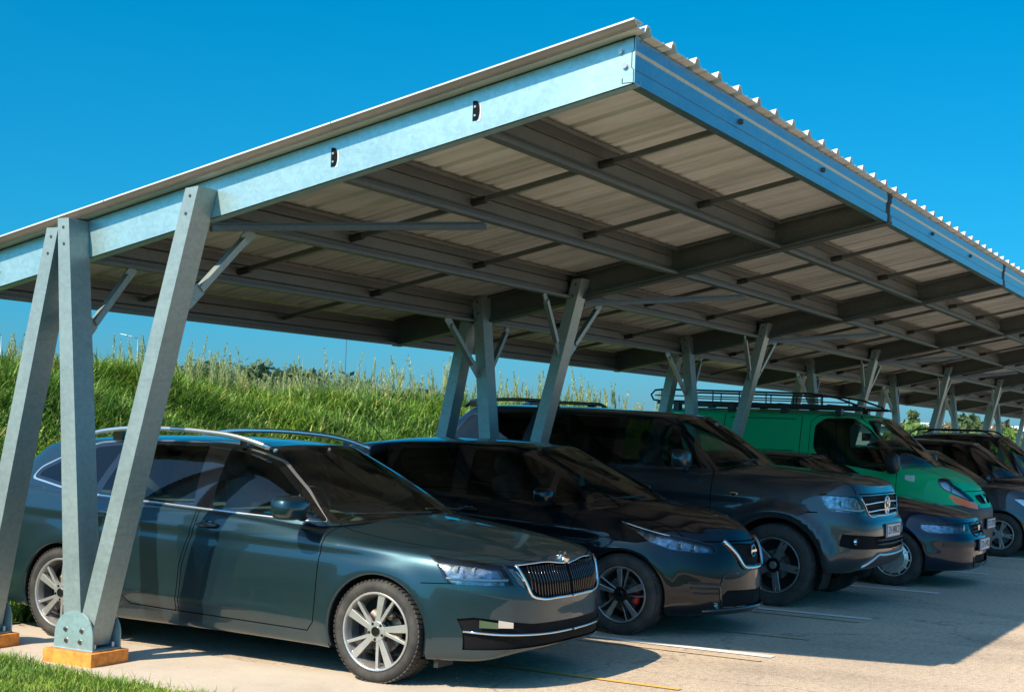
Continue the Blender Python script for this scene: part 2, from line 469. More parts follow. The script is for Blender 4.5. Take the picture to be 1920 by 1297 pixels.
# ------------------------------------------------------------------ car pieces
def lathe_x(mb, prof, c, n=48, m=0, s=-1):
    """prof [(dx outward, r)] around the x axis at c; outward = s*x"""
    vs = []; fs = []; k = len(prof)
    for i in range(n):
        t = 2*PI*i/n
        for dx, r in prof: vs.append((c[0]+s*dx, c[1]+r*math.cos(t), c[2]+r*math.sin(t)))
    for i in range(n):
        for j in range(k-1):
            a = i*k+j; b = ((i+1) % n)*k+j; fs.append((a, b, b+1, a+1) if s < 0 else (a, a+1, b+1, b))
    mb.add(vs, fs, m)
def make_wheel(root, c, side, r, w, rr, style, mat):
    """c = centre of the outer face at the hub, side -1 near / +1 far"""
    s = side
    t = MB(); hw = w
    prof = [(-.02, rr-.004), (.0, rr+.004), (.008, rr+.02), (.010, (r+rr)/2), (.004, r-.025), (-.012, r-.006), (-.03, r), (-hw/2-.0, r+.001), (-hw+.03, r), (-hw+.01, r-.01), (-hw, rr)]
    lathe_x(t, prof, c, 64, 0, s)
    # tread blocks: shoulder sipes
    nb = 64
    for i in range(nb):
        a = 2*PI*i/nb; ca, sa = math.cos(a), math.sin(a)
        for d0, d1 in ((-.006, -.05), (-.065, -.1), (-hw+.055, -hw+.01)):
            p0 = V((c[0]+s*d0, c[1]+(r-.004 if d0 > -.05 else r)*ca, c[2]+(r-.004 if d0 > -.05 else r)*sa)); p1 = V((c[0]+s*d1, c[1]+(r+.001)*math.cos(a+.03), c[2]+(r+.001)*math.sin(a+.03)))
            t.beam(p0, p1, .021, .009, up=(0, ca, sa))
    W = MB()
    # barrel, lip
    lathe_x(W, [(.0, rr), (.006, rr-.004), (.004, rr-.014), (-.012, rr-.02), (-.05, rr-.03), (-hw+.01, rr-.035)], c, 48, 0, s)
    def spoke(a0, a1, w0, w1, d0=.0, d1=-.005, r0=.03, r1=None, m=0, th=.03):
        r1 = rr-.012 if r1 is None else r1
        p0 = V((c[0]+s*(d0-th/2), c[1]+r0*math.cos(a0), c[2]+r0*math.sin(a0))); p1 = V((c[0]+s*(d1-th/2), c[1]+r1*math.cos(a1), c[2]+r1*math.sin(a1)))
        W.beam(p0, p1, w0, th, up=(s, 0, 0), m=m, w2=w1)
    hubd = -.012; base = PI/2+.1
    if style == 'octavia':
        for i in range(5):
            a = base+i*2*PI/5
            spoke(a-.08, a+.05, .03, .052, hubd, -.008, .035)
            spoke(a+.30, a+.46, .022, .018, hubd, -.008, .055)
        W.cyl((c[0]+s*(hubd-.03), c[1], c[2]), (c[0]+s*(hubd+.004), c[1], c[2]), .062, 24, 0)
        W.cyl((c[0]+s*hubd, c[1], c[2]), (c[0]+s*(hubd+.012), c[1], c[2]), .03, 20, 2)
        for i in range(5):
            a = base+.63+i*2*PI/5; p = (c[0]+s*(hubd+.003), c[1]+.05*math.cos(a), c[2]+.05*math.sin(a)); W.cyl(p, (p[0]+s*.003, p[1], p[2]), .010, 10, 1)
    elif style == 'leaf':
        for i in range(5):
            a = base+i*2*PI/5
            spoke(a-.12, a-.18, .022, .05, hubd, -.006, .04, m=0, th=.026); spoke(a+.2, a+.16, .016, .03, hubd, -.004, .04, m=1, th=.04)
            spoke(a+.3, a+.22, .008, .012, hubd, -.001, .06, m=0, th=.026)
        W.cyl((c[0]+s*(hubd-.03), c[1], c[2]), (c[0]+s*(hubd+.004), c[1], c[2]), .06, 24, 1)
        W.cyl((c[0]+s*hubd, c[1], c[2]), (c[0]+s*(hubd+.012), c[1], c[2]), .026, 20, 2)
    elif style == 'amarok':
        for i in range(5):
            a = base+.35+i*2*PI/5
            spoke(a-.09, a-.09, .05, .028, hubd, -.006, .05, m=0); spoke(a+.09, a+.09, .05, .028, hubd, -.006, .05, m=0); spoke(a, a, .06, .05, hubd-.01, -.014, .03, m=1)
        W.cyl((c[0]+s*(hubd-.03), c[1], c[2]), (c[0]+s*(hubd+.004), c[1], c[2]), .07, 24, 1)
        W.cyl((c[0]+s*hubd, c[1], c[2]), (c[0]+s*(hubd+.012), c[1], c[2]), .035, 20, 2)
    elif style == 'cover':
        lathe_x(W, [(-.002, rr-.035), (.012, rr*.62), (.014, .0)], c, 48, 0, s)
        for i in range(12):
            a = base+i*2*PI/12; spoke(a, a, .014, .02, .012, .0, rr*.68, rr-.01, m=0, th=.01)
    else:
        for i in range(5):
            a = base+.3+i*2*PI/5
            spoke(a, a-.12, .03, .03, hubd, -.006, .04); spoke(a, a+.14, .03, .02, hubd, -.006, .04)
        W.cyl((c[0]+s*(hubd-.03), c[1], c[2]), (c[0]+s*(hubd+.006), c[1], c[2]), .055, 24, 0)
    cap2 = M['blackalloy'] if style != 'leaf' else M['chrome']
    wm = {'octavia': [M['alloy'], M['lampdark'], M['gloss']], 'leaf': [M['darkalloy'], M['blackalloy'], M['gloss']], 'amarok': [M['darkalloy'], M['blackalloy'], M['satin']]}.get(style, [mat, M['blackalloy'], M['gloss']])
    wo = W.build('wheel', wm, root, smooth=False, bevel=.0025)
    to = t.build('tyre', M['tyre'], wo, smooth=True)
    es = to.modifiers.new('edge', 'EDGE_SPLIT'); es.split_angle = math.radians(38)
    D = MB(); x0 = c[0]-s*(-.0)-s*.095
    lathe_x(D, [(-.09, .0), (-.09, .14), (-.105, .14)], c, 36, 0, s)
    lathe_x(D, [(-.06, .0), (-.06, .075), (-.1, .08)], c, 24, 0, s)
    # backing plate and barrel end keep the far wheel dark
    lathe_x(D, [(-.13, .0), (-.13, rr-.03)], c, 32, 1, s)
    a = -.35 if style == 'leaf' else .9
    for k in range(5):
        aa = a+k*.13; p = (c[0]-s*.055, c[1]-.125*math.cos(aa), c[2]+.125*math.sin(aa)); D.sphere(p, .032, 8, 2, (.9, 1, 1))
    D.build('brake_disc', [M['disc'], M['under'], M['redcal'] if style == 'leaf' else M['caliper']], wo, smooth=False)
    return wo
def make_seat(mb, x, y, z, m=0, w=.5):
    mb.tube([(x, y+.28, z-.1), (x, y+.36, z+.12), (x, y+.42, z+.3)], [.20, .21, .16], 10, m, flat=.5)
    mb.sphere((x, y+.44, z+.40), .1, 10, m, (1.15, .5, .85))
C_DEPTH = .09
def mirror_part(root, paint, p, s, scale=1.0, under=None, cw=.22, ch=.15, chrome=False, fold=False):
    """door mirror: p = attachment point on the near flank; s=-1 near"""
    mb = MB(); vs = []; 
    # rounded housing as superellipsoid swept
    cx = p[0]+s*(.15*scale); cy = p[1]; cz = p[2]+.05; n = 16; h = 10; b = []
    for i in range(h+1):
        for k in range(n):
            th = PI*i/h; ph = 2*PI*k/n
            f = lambda q, e: math.copysign(abs(q)**e, q)
            X = f(math.sin(th), .6)*f(math.cos(ph), .6)*cw/2*scale; Y = f(math.sin(th), .6)*f(math.sin(ph), .7)*C_DEPTH*scale; Z = f(math.cos(th), .6)*ch/2*scale
            Y = Y*(1.25 if Y < 0 else .55); X2 = X+s*(-Y)*.15
            b.append((cx+X2, cy+Y, cz+Z+abs(X)*.05))
    fs = [(i*n+k, (i+1)*n+k, (i+1)*n+(k+1) % n, i*n+(k+1) % n) for i in range(h) for k in range(n)]
    mi = [0 if (i < h*.62) else 1 for i in range(h) for k in range(n)]
    fs = [f[::-1] for f in fs]
    v0 = len(mb.v); mb.v += [V(q) for q in b]; mb.f += [list(f) for f in fs]; mb.m += mi
    mb.tube([(p[0]-s*.03, p[1]+.02, p[2]-.02), (p[0]+s*.05, p[1]+.01, p[2]-.005), (p[0]+s*.1, p[1]+.005, p[2]+.01)], [.035, .028, .03], 10, 1, flat=.7)
    mb.add([(cx-s*-cw*.36, cy+.043, cz-ch*.32), (cx+s*-cw*.36, cy+.043, cz-ch*.32), (cx+s*-cw*.36, cy+.043, cz+ch*.34), (cx-s*-cw*.36, cy+.043, cz+ch*.34)], [(0, 1, 2, 3)], 2)
    if fold:
        R_f = Matrix.Translation(V(p)) @ Matrix.Rotation(-s*-1.25, 4, 'Z') @ Matrix.Translation(-V(p)); mb.v = [R_f @ q for q in mb.v]
    return mb.build('side_mirror', [paint, under or M['plastic'], M['chrome']], root, smooth=True)
def handle_part(parent, sh, y0, y1, z, mat, s=-1, r=.013, dz=0):
    mb = MB(); pts = []
    for i in range(7):
        t = i/6; y = y0+(y1-y0)*t; q = sh.on_side(y, z+dz*t); off = .008+.028*math.sin(PI*min(1, max(0, t*1.0)))**.5
        pts.append((s*(-q.x)*1.0+(s*off) if s > 0 else q.x-off, y, z+dz*t))
    rs = [.007, r, r*1.15, r*1.2, r*1.15, r, .007]
    mb.tube(pts, rs, 10, 0, flat=1.0)
    ym = (y0+y1)/2+.0; q = sh.on_side(ym, z)
    xx = q.x if s < 0 else -q.x
    mb.sphere((xx+s*.0, ym, z+.002), .045, 14, 1, (.09, 1.15, .55))
    return mb.build('handle', [mat, M['gloss']], parent, smooth=True)
def surf_tube(sh, pts, kind, r, off=.004, sub=4, flat=1.0, n=6):
    """tube on the shell surface along 2-D control points; kind 'front'|'side'|'top'"""
    P = np.array(pts, float); t = cum(P); q = hermite(t, P, np.linspace(0, t[-1], max(2, (len(pts)-1)*sub+1)))
    out = []
    for a, b in q:
        h = {'front': sh.on_front, 'side': sh.on_side, 'top': sh.on_top}[kind](a, b, off)
        if h is not None: out.append(h)
    return out
def both(pts): return [V((-p[0], p[1], p[2])) for p in pts]
def plate_part(root, c, w=.52, h=.112, text='', yaw=0.0, tilt=0.0):
    mb = MB(); x, y, z = c
    mb.box((x-w/2-.012, y-.004, z-h/2-.012), (x+w/2+.012, y+.012, z+h/2+.012), 0)
    mb.box((x-w/2, y-.008, z-h/2), (x+w/2, y-.0042, z+h/2), 1)
    mb.box((x-w/2+.002, y-.0095, z-h/2+.002), (x-w/2+.045, y-.0085, z+h/2-.002), 2)
    o = mb.build('number_plate', [M['plastic'], M['plate'], M['plateblue']], root, bevel=.002)
    if text:
        cu = bpy.data.curves.new('t', 'FONT'); cu.body = text; cu.size = h*.95; cu.extrude = .0005; cu.align_x = 'CENTER'; cu.align_y = 'CENTER'; cu.space_character = 1.05
        to = bpy.data.objects.new('t', cu); COL.objects.link(to); bpy.context.view_layer.update()
        dg = bpy.context.evaluated_depsgraph_get(); me = bpy.data.meshes.new_from_object(to.evaluated_get(dg)); bpy.data.objects.remove(to)
        me.transform(Matrix.Rotation(PI/2, 4, 'X')); 
        xs = [v.co.x for v in me.vertices]; sc = min(1.0, (w-.09)/(max(xs)-min(xs)))
        me.transform(Matrix.Translation((x+.022, y-.0098, z)) @ Matrix.Diagonal((sc, 1, 1, 1)))
        me.materials.clear(); me.materials.append(M['platetext'])
        link(bpy.data.objects.new('lettering', me), o)
    return o
def arch_poly(y, r, z, zb=0.0, n=26, ex=1.0):
    P = [(y+r*ex*math.cos(t), z+r*math.sin(t)) for t in np.linspace(-.25, PI+.25, n)]
    return [(P[0][0]+.0, zb-.2)] + P + [(P[-1][0]-.0, zb-.2)]
def arch_pieces(sh, body, paint, y, z, r, depth=.38, lip=.03, mb=None):
    """painted lip and black liner for both sides"""
    W2 = sh.C['W']/2
    A = np.linspace(-.45, PI+.45, 40); pts = []
    for a in A:
        yy = y+r*math.cos(a); zz = z+r*math.sin(a)
        if zz < .17: continue
        q = sh.on_side(yy, zz)
        x = -(q.x) if q is not None else W2-.06
        if x < W2*.6: x = W2-.08
        pts.append((x, yy, zz, a))
    for s in (-1, 1):
        L = MB(); K = MB(); vs = []; fs = []
        for (x, yy, zz, a) in pts:
            e = .0; rr = r
            yo = y+(rr+.002)*math.cos(a); zo = z+(rr+.002)*math.sin(a); yi = y+(rr-.008)*math.cos(a); zi = z+(rr-.008)*math.sin(a)
            vs += [(s*(x+.001), yo, zo), (s*(x-.002), yi, zi), (s*(x-lip), yi, zi)]
        for i in range(len(pts)-1):
            for j in range(2):
                q = (i*3+j, i*3+j+1, i*3+j+4, i*3+j+3); fs.append(q if s < 0 else q[::-1])
        L.add(vs, fs, 0)
        vs = []; fs = []
        for (x, yy, zz, a) in pts:
            yi = y+(r+.012)*math.cos(a); zi = z+(r+.012)*math.sin(a); vs += [(s*(x-.015), yi, zi), (s*(W2-depth), yi, zi), (s*(W2-depth), y, z)]
        for i in range(len(pts)-1):
            for j in range(2):
                q = (i*3+j, i*3+j+1, i*3+j+4, i*3+j+3); fs.append(q if s < 0 else q[::-1])
        K.add(vs, fs, 1)
        L.add(K.v, K.f, 1); L.build('wheel_arch', [paint, M['under']], body, smooth=True)
def underbody(root, C, z=.24):
    w = C['W']/2-.3; L = C['L']; mb = MB(); mb.box((-w, .35, z), (w, L-.3, .5))
    y1, y2 = C['axles']
    mb.box((-C['W']/2+.06, y1+.42, z-.0), (C['W']/2-.06, y2-.42, z+.16))
    return mb.build('underbody', M['under'], root)
def cabin(root, C, ys, zb, xs=(.37,), wheel=True, bench=None, mir=None):
    mb = MB()
    for y in ys:
        for x in xs:
            for s in (-1, 1): make_seat(mb, s*x, y, zb)
    o = mb.build('seats', M['interior'], root, smooth=True)
    return o
# ------------------------------------------------------------------ camera, light
yaw, pitch, roll, H = 0.5050806062735478, 0.05320600788976523, 0.03718271360771514, 1.627513947544974
F = V((math.cos(yaw)*math.cos(pitch), math.sin(yaw)*math.cos(pitch), math.sin(pitch))); R_ = F.cross(V((0, 0, 1))).normalized(); U_ = R_.cross(F)
R2 = R_*math.cos(roll)+U_*math.sin(roll); U2 = -R_*math.sin(roll)+U_*math.cos(roll)
CAMM = Matrix((R2, U2, -F)).transposed()
# ------------------------------------------------------------------ one builder for the other vehicles
DG = (V((-.42, -.907, 0)).normalized(), V((-.907, .42, 0)).normalized(), V((0, 0, 1)))
def dgp(sh, pts, off=(0, 0)):
    out = []
    for k, a, z in pts:
        p = sh.on_side(a, z) if k == 's' else sh.on_front(a, z)
        if p is None: p = V((-.6, .3, z))
        out.append((p.dot(DG[1])+off[0], z+off[1]))
    return out
def lamp_unit(parent, x, y, z, r):
    mb = MB(); lathe = [(r, -.008), (r*.96, -.012), (r*.75, .02), (r*.3, .035)]
    vs = []; fs = []; n = 18
    for rr_, yy in lathe:
        for k in range(n): vs.append((x+rr_*math.cos(2*PI*k/n), y+yy, z+rr_*math.sin(2*PI*k/n)))
    for i in range(3):
        for k in range(n): fs.append((i*n+k, i*n+(k+1) % n, (i+1)*n+(k+1) % n, (i+1)*n+k))
    mb.add(vs, fs, 0); mb.sphere((x, y+.022, z), r*.45, 12, 1)
    return mb.build('lamp_unit', [M['bowl_bright'], M['gloss']], parent, smooth=True)
def solid_copy(faces, k, sg, name, mat, parent):
    vs = []; fs = []
    for f in faces:
        b = len(vs)
        for co_, n_ in f: vs.append(((co_[0]-n_[0]*k)*sg, co_[1]-n_[1]*k, co_[2]-n_[2]*k))
        r = list(range(b, b+len(f))); fs.append(r if sg > 0 else r[::-1])
    return mesh_obj(name, vs, fs, mat, parent, False)
def vehicle(C, label, cat='car', name='parked_car'):
    sh = Shell(C); ax = C['axles']; r = C['r']; ar = C['arch']; paint = C['paint']; G = M['gap']
    dele = sh.region('x', 'DELETE')
    for y in ax: sh.cut(arch_poly(y, ar, r, ex=C.get('archx', 1.0)), 'side', dele, filt=lambda c: c.x < -C['W']*.3)
    zbelt = C.get('zbelt', .85)
    hs = lambda c: c.z > zbelt
    fs = lambda c: c.x < -.4
    for item in C['side']:
        nm, mk, poly, rr = item[:4]; only = item[4] if len(item) > 4 else None
        rg = sh.region(nm, M[mk] if mk else paint)
        sh.cut(round_poly(poly, rr) if rr else poly, 'side', rg, filt=hs)
    outer, innr = C['ws']
    wb = sh.region('windshield_seal', M['gloss'], mode='join'); ws = sh.region('windshield', M[C.get('wsg', 'wsglass')], mode='join')
    ff = lambda c: c.y < C['wsmax'] and c.z > zbelt
    sh.cut(outer, 'front', wb, only=[1], filt=ff); sh.cut(innr, 'front', ws, only=[wb], filt=ff)
    dg = sh.region('panel_gap', G)
    for nm, poly in C.get('doors', []):
        rd = sh.region(nm, paint); sh.cut(poly, 'side', dg, only=[0, 1], filt=fs); sh.cut(offset_poly(poly, -.008), 'side', rd, only=[dg], filt=fs)
    for line in C.get('gaps', []): sh.cut(stroke(line, .010), 'side', dg, only=[0, 1], filt=fs)
    hp = C['hood']; hd = sh.region('hood', paint, mode='join'); ft = lambda c: c.y < C['wsmax'] and c.z > C.get('hoodz', .6)
    zc = C['hoodcut']; zone = sh.region('body', paint, mode='join'); sh.cut([(-.1, zc), (1.2, zc), (1.2, zc+.7), (-.1, zc+.7)], 'front', zone, only=[0], filt=lambda c: c.y < C['wsmax']-.3, facing=-.3)
    hp = [(-.1, -.1), (hp[3][0], -.1)]+hp[4:]
    sh.cut(offset_poly(hp, .008), 'top', dg, only=[zone], filt=ft, facing=.02); sh.cut(hp, 'top', hd, only=[dg], filt=ft, facing=.02)
    sh.cut(stroke([(-.1, zc+.005), (hp[1][0]+.008, zc+.005)], .010), 'front', dg, only=[0, hd, zone], filt=lambda c: c.y < .6, facing=0)
    inn = sh.region('dashboard', M['interior'], mode='join'); sh.cut(C['floor'], 'top', inn, only=[0], filt=lambda c: c.z > zbelt-.05, facing=.3)
    lens = []
    for nm, mk, pts, exp in C.get('lamps', []):
        P = round_poly(dgp(sh, pts), C.get('lampround', .02))
        if exp:
            bz = sh.region('lamp_bezel', M['gloss']); sh.cut(offset_poly(P, exp), DG, bz, only=[0, hd, dg, zone], filt=lambda c: c.x < -.15 and c.y < 1.2)
            rg = sh.region(nm, M[mk]); hit = sh.cut(P, DG, rg, only=[bz], filt=lambda c: c.x < -.15 and c.y < 1.2)
        else:
            rg = sh.region(nm, M[mk]); hit = sh.cut(P, DG, rg, only=[0, hd, dg, zone], filt=lambda c: c.x < -.15 and c.y < 1.2)
        if mk == 'lens': lens.append((nm, [[(tuple(v.co), tuple(v[sh.nl])) for v in f.verts] for f in hit]))
    for nm, mk, pj, poly, push in C.get('front', []):
        rg = sh.region(nm, M[mk] if mk else paint, mode='dup' if nm == 'fog_panel' else 'join', push=push); sh.cut(poly, pj, rg, only=[0, dg, zone], filt=lambda c: c.y < .95 and c.z < 1.25, facing=.02)
    for nm, mk, poly in C.get('cladding', []):
        rg = sh.region(nm, M[mk]); sh.cut(poly, 'side', rg, only=[0, zone], filt=fs)
    root = thing(name, label, cat, (0, 0, 0)); made = sh.export(root, None); body = made['body'][0]
    for nm, data in lens:
        for i, sg in enumerate((1, -1)):
            solid_copy(data, .04, sg, 'lamp_reflector', M[C.get('bowl', 'lampbowl')], made[nm][i])
            for u, y, z, rr in C.get('bulbs', []): lamp_unit(made[nm][i], -sg*u, y, z, rr)
            if 'drl' in C:
                q = [sh.on_side(a, z) if k == 's' else sh.on_front(a, z) for k, a, z in C['drl']]; q = [V((p.x*sg*1.0 if sg > 0 else -p.x, p.y+.012, p.z)) for p in q if p is not None]; q = [V((p.x*.985, p.y, p.z)) for p in q]
                MB().tube(q, .007, 6).build('light_strip', M['white'], made[nm][i], smooth=True)
    groups = {}
    for nm, mk, kind, pts, rad in C.get('tubes', []):
        q = surf_tube(sh, pts, kind, 0, rad*.5)
        if len(q) < 2: continue
        if min(abs(p.x) for p in q) > .02:
            for qq in (q, both(q)): MB().tube(qq, rad, 8).build(nm, M[mk], root, smooth=True)
        else: MB().tube(q[::-1][:-1]+both(q) if abs(q[-1].x) > .02 else q+both(q)[::-1][1:], rad, 8).build(nm, M[mk], root, smooth=True)
    for y in ax: arch_pieces(sh, body, M[C['archmat']] if 'archmat' in C else paint, y, r, ar)
    for s in (-1, 1):
        for y in ax: make_wheel(root, (s*(C['W']/2-.02), y, r), s, r, C.get('tw', .22), C['rim'], C['wheel'], M['alloy'])
    underbody(root, C, C.get('uz', .24)); cabin(root, C, C['seats'], C['seatz'])
    if 'handles' in C:
        for nm, y0, y1, z in C['handles']:
            for i, s in enumerate((-1, 1)): handle_part(made[nm][i], sh, y0, y1, z, M[C['handlemat']] if 'handlemat' in C else paint, s)
    mx_, my_, mz_, msc, mcw, mch, mmat = C['mirror']
    for s in (-1, 1): mirror_part(root, M[mmat] if mmat else paint, (s*mx_, my_, mz_), s, msc, cw=mcw, ch=mch, under=M['chrome'] if C.get('mchrome') else None)
    if 'plate' in C:
        u, y, z, tx = C['plate']; plate_part(root, (0, y, z), text=tx)
    mb = MB(); a = [sh.on_top(u, y, .01) for u, y in C['wiper']]; a = [q for q in a if q is not None]
    if len(a) > 1: mb.tube(a, .008, 6); mb.build('wiper', M['plastic'], root)
    return root, sh, made
def scaled(pts, sx=1, sy=1, sz=1): return [(a*sx, b*sy, c*sz) for a, b, c in pts]
# ------------------------------------------------------------------ carport
BAY = 5.41; X0 = 7.0; NF = 10
SL = -.2175
def zb(y): return 3.466+(y-3.17)*SL          # rafter underside
RD = .262
def galv_mat(name, tint=(.38, .55, .57), rough=.36, metal=.55):
    m, nt, b = new_mat(name); c = coords(nt)
    vo = nt.nodes.new('ShaderNodeTexVoronoi'); vo.inputs['Scale'].default_value = 42; nt.links.new(c, vo.inputs['Vector'])
    n = noise(nt, 2.2, 7, .65, c, .3); c2 = coords(nt, (.6, .6, 14)); n2 = noise(nt, 3.0, 5, .7, c2)
    r1 = ramp(nt, vo.outputs['Color'], [(.2, tuple(x*.93 for x in tint)), (.8, tuple(min(1, x*1.05) for x in tint))])
    r2 = ramp(nt, n.outputs['Fac'], [(.28, (.86, .86, .87)), (.55, (1, 1, 1)), (.8, (1.0, .98, .95))])
    mx = N(nt, 'ShaderNodeMix', data_type='RGBA', blend_type='MULTIPLY'); mx.inputs[0].default_value = 1
    nt.links.new(r1.outputs[0], mx.inputs[6]); nt.links.new(r2.outputs[0], mx.inputs[7])
    r3 = ramp(nt, n2.outputs['Fac'], [(.22, (.84, .83, .81)), (.5, (1, 1, 1))])
    mx2 = N(nt, 'ShaderNodeMix', data_type='RGBA', blend_type='MULTIPLY'); mx2.inputs[0].default_value = .7
    nt.links.new(mx.outputs[2], mx2.inputs[6]); nt.links.new(r3.outputs[0], mx2.inputs[7]); nt.links.new(mx2.outputs[2], b.inputs['Base Color'])
    rr = N(nt, 'ShaderNodeMapRange'); rr.inputs['To Min'].default_value = rough-.08; rr.inputs['To Max'].default_value = rough+.14
    nt.links.new(n.outputs['Fac'], rr.inputs['Value']); nt.links.new(rr.outputs[0], b.inputs['Roughness'])
    b.inputs['Metallic'].default_value = metal; bump(nt, b, n.outputs['Fac'], .03, .02); return m
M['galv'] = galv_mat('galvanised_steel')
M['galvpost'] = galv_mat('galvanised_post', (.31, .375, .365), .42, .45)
M['galvdark'] = galv_mat('shaded_galvanised_steel', (.145, .155, .15), .42, .5)  # darker copy of the same steel: under-roof shade put into its colour
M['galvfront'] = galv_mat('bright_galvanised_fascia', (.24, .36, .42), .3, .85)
def sheet_mat():
    m, nt, b = new_mat('roof_sheet_metal'); c = coords(nt); c2 = coords(nt, (2.5, .35, 1)); n = noise(nt, 2.2, 6, .65, c2, .3); n2 = noise(nt, .8, 4, .6, c)
    r = ramp(nt, n.outputs['Fac'], [(.25, (.46, .455, .43)), (.6, (.68, .67, .64)), (.8, (.78, .765, .73))])
    r2 = ramp(nt, n2.outputs['Fac'], [(.3, (.85,)*3), (.7, (1.05,)*3)]); mx = N(nt, 'ShaderNodeMix', data_type='RGBA', blend_type='MULTIPLY'); mx.inputs[0].default_value = 1
    nt.links.new(r.outputs[0], mx.inputs[6]); nt.links.new(r2.outputs[0], mx.inputs[7]); nt.links.new(mx.outputs[2], b.inputs['Base Color'])
    b.inputs['Roughness'].default_value = .5; b.inputs['Metallic'].default_value = 0.1; return m
M['sheet'] = sheet_mat()
M['flash'] = simple('shaded_flashing', (.24, .20, .16), .6)  # slanted underside of the flashing, its shade painted in as darker beige
M['orange'] = simple('orange_painted_footing', (.76, .25, .04), .65, var=.38, scale=16, bmp=.3)
M['bolt'] = simple('zinc_bolt', (.5, .5, .48), .35, .8)
M['boltdark'] = simple('dark_bolt', (.05, .05, .05), .5, .3)

carport = thing('carport', 'long galvanised steel carport with corrugated roof sloping over the parked cars', 'carport', (X0, 6, 0))
def cp(mb, name, mat, parent=None, **k):
    o = mb.build(name, mat, parent or carport, **k)
    if parent is None or parent is carport: o.matrix_parent_inverse = Matrix.Translation(-V((X0, 6, 0)))
    return o
def sub(mb, name, mat, parent, **k): return mb.build(name, mat, parent, **k)
bpy.context.view_layer.update()
def C_along_y(mb, x0, w, y0, y1, open_dir, th=.006, lip=.03, m=0):
    """C-section rafter: web at x0, flanges toward open_dir*w, following the roof slope"""
    d = open_dir
    for (xa, xb, a0, a1) in ((x0, x0+d*th, 0, RD), (x0, x0+d*w, 0, th), (x0, x0+d*w, RD-th, RD), (x0+d*(w-th), x0+d*w, 0, lip), (x0+d*(w-th), x0+d*w, RD-lip, RD)):
        lo, hi = min(xa, xb), max(xa, xb); e = .0004*(a0 > 0)
        vs = []
        for y in (y0, y1):
            z = zb(y); vs += [(lo, y, z+a0+e), (hi, y, z+a0+e), (hi, y, z+a1-e), (lo, y, z+a1-e)]
        mb.add(vs, [(0, 1, 2, 3), (7, 6, 5, 4), (0, 4, 5, 1), (1, 5, 6, 2), (2, 6, 7, 3), (3, 7, 4, 0)], m)
YF, YR = 3.17, 8.22
PUR = [4.15, 5.13, 6.16, 7.2]
def cprof(y, z0, h, w, d, th=.005, lip=.025):
    """C/sigma purlin profile points closed loop in (y,z); web at y, flanges toward d"""
    P = [(y, z0), (y+d*w, z0), (y+d*w, z0+lip), (y+d*(w-th), z0+lip), (y+d*(w-th), z0+th), (y+d*th, z0+th)]
    P += [(y+d*th, z0+h*.28), (y+d*(th+.012), z0+h*.34), (y+d*(th+.012), z0+h*.66), (y+d*th, z0+h*.72)]
    P += [(y+d*th, z0+h-th), (y+d*(w-th), z0+h-th), (y+d*(w-th), z0+h-lip), (y+d*w, z0+h-lip), (y+d*w, z0+h), (y, z0+h)]
    P += [(y, z0+h*.72), (y+d*.012, z0+h*.66), (y+d*.012, z0+h*.34), (y, z0+h*.28)]
    return P
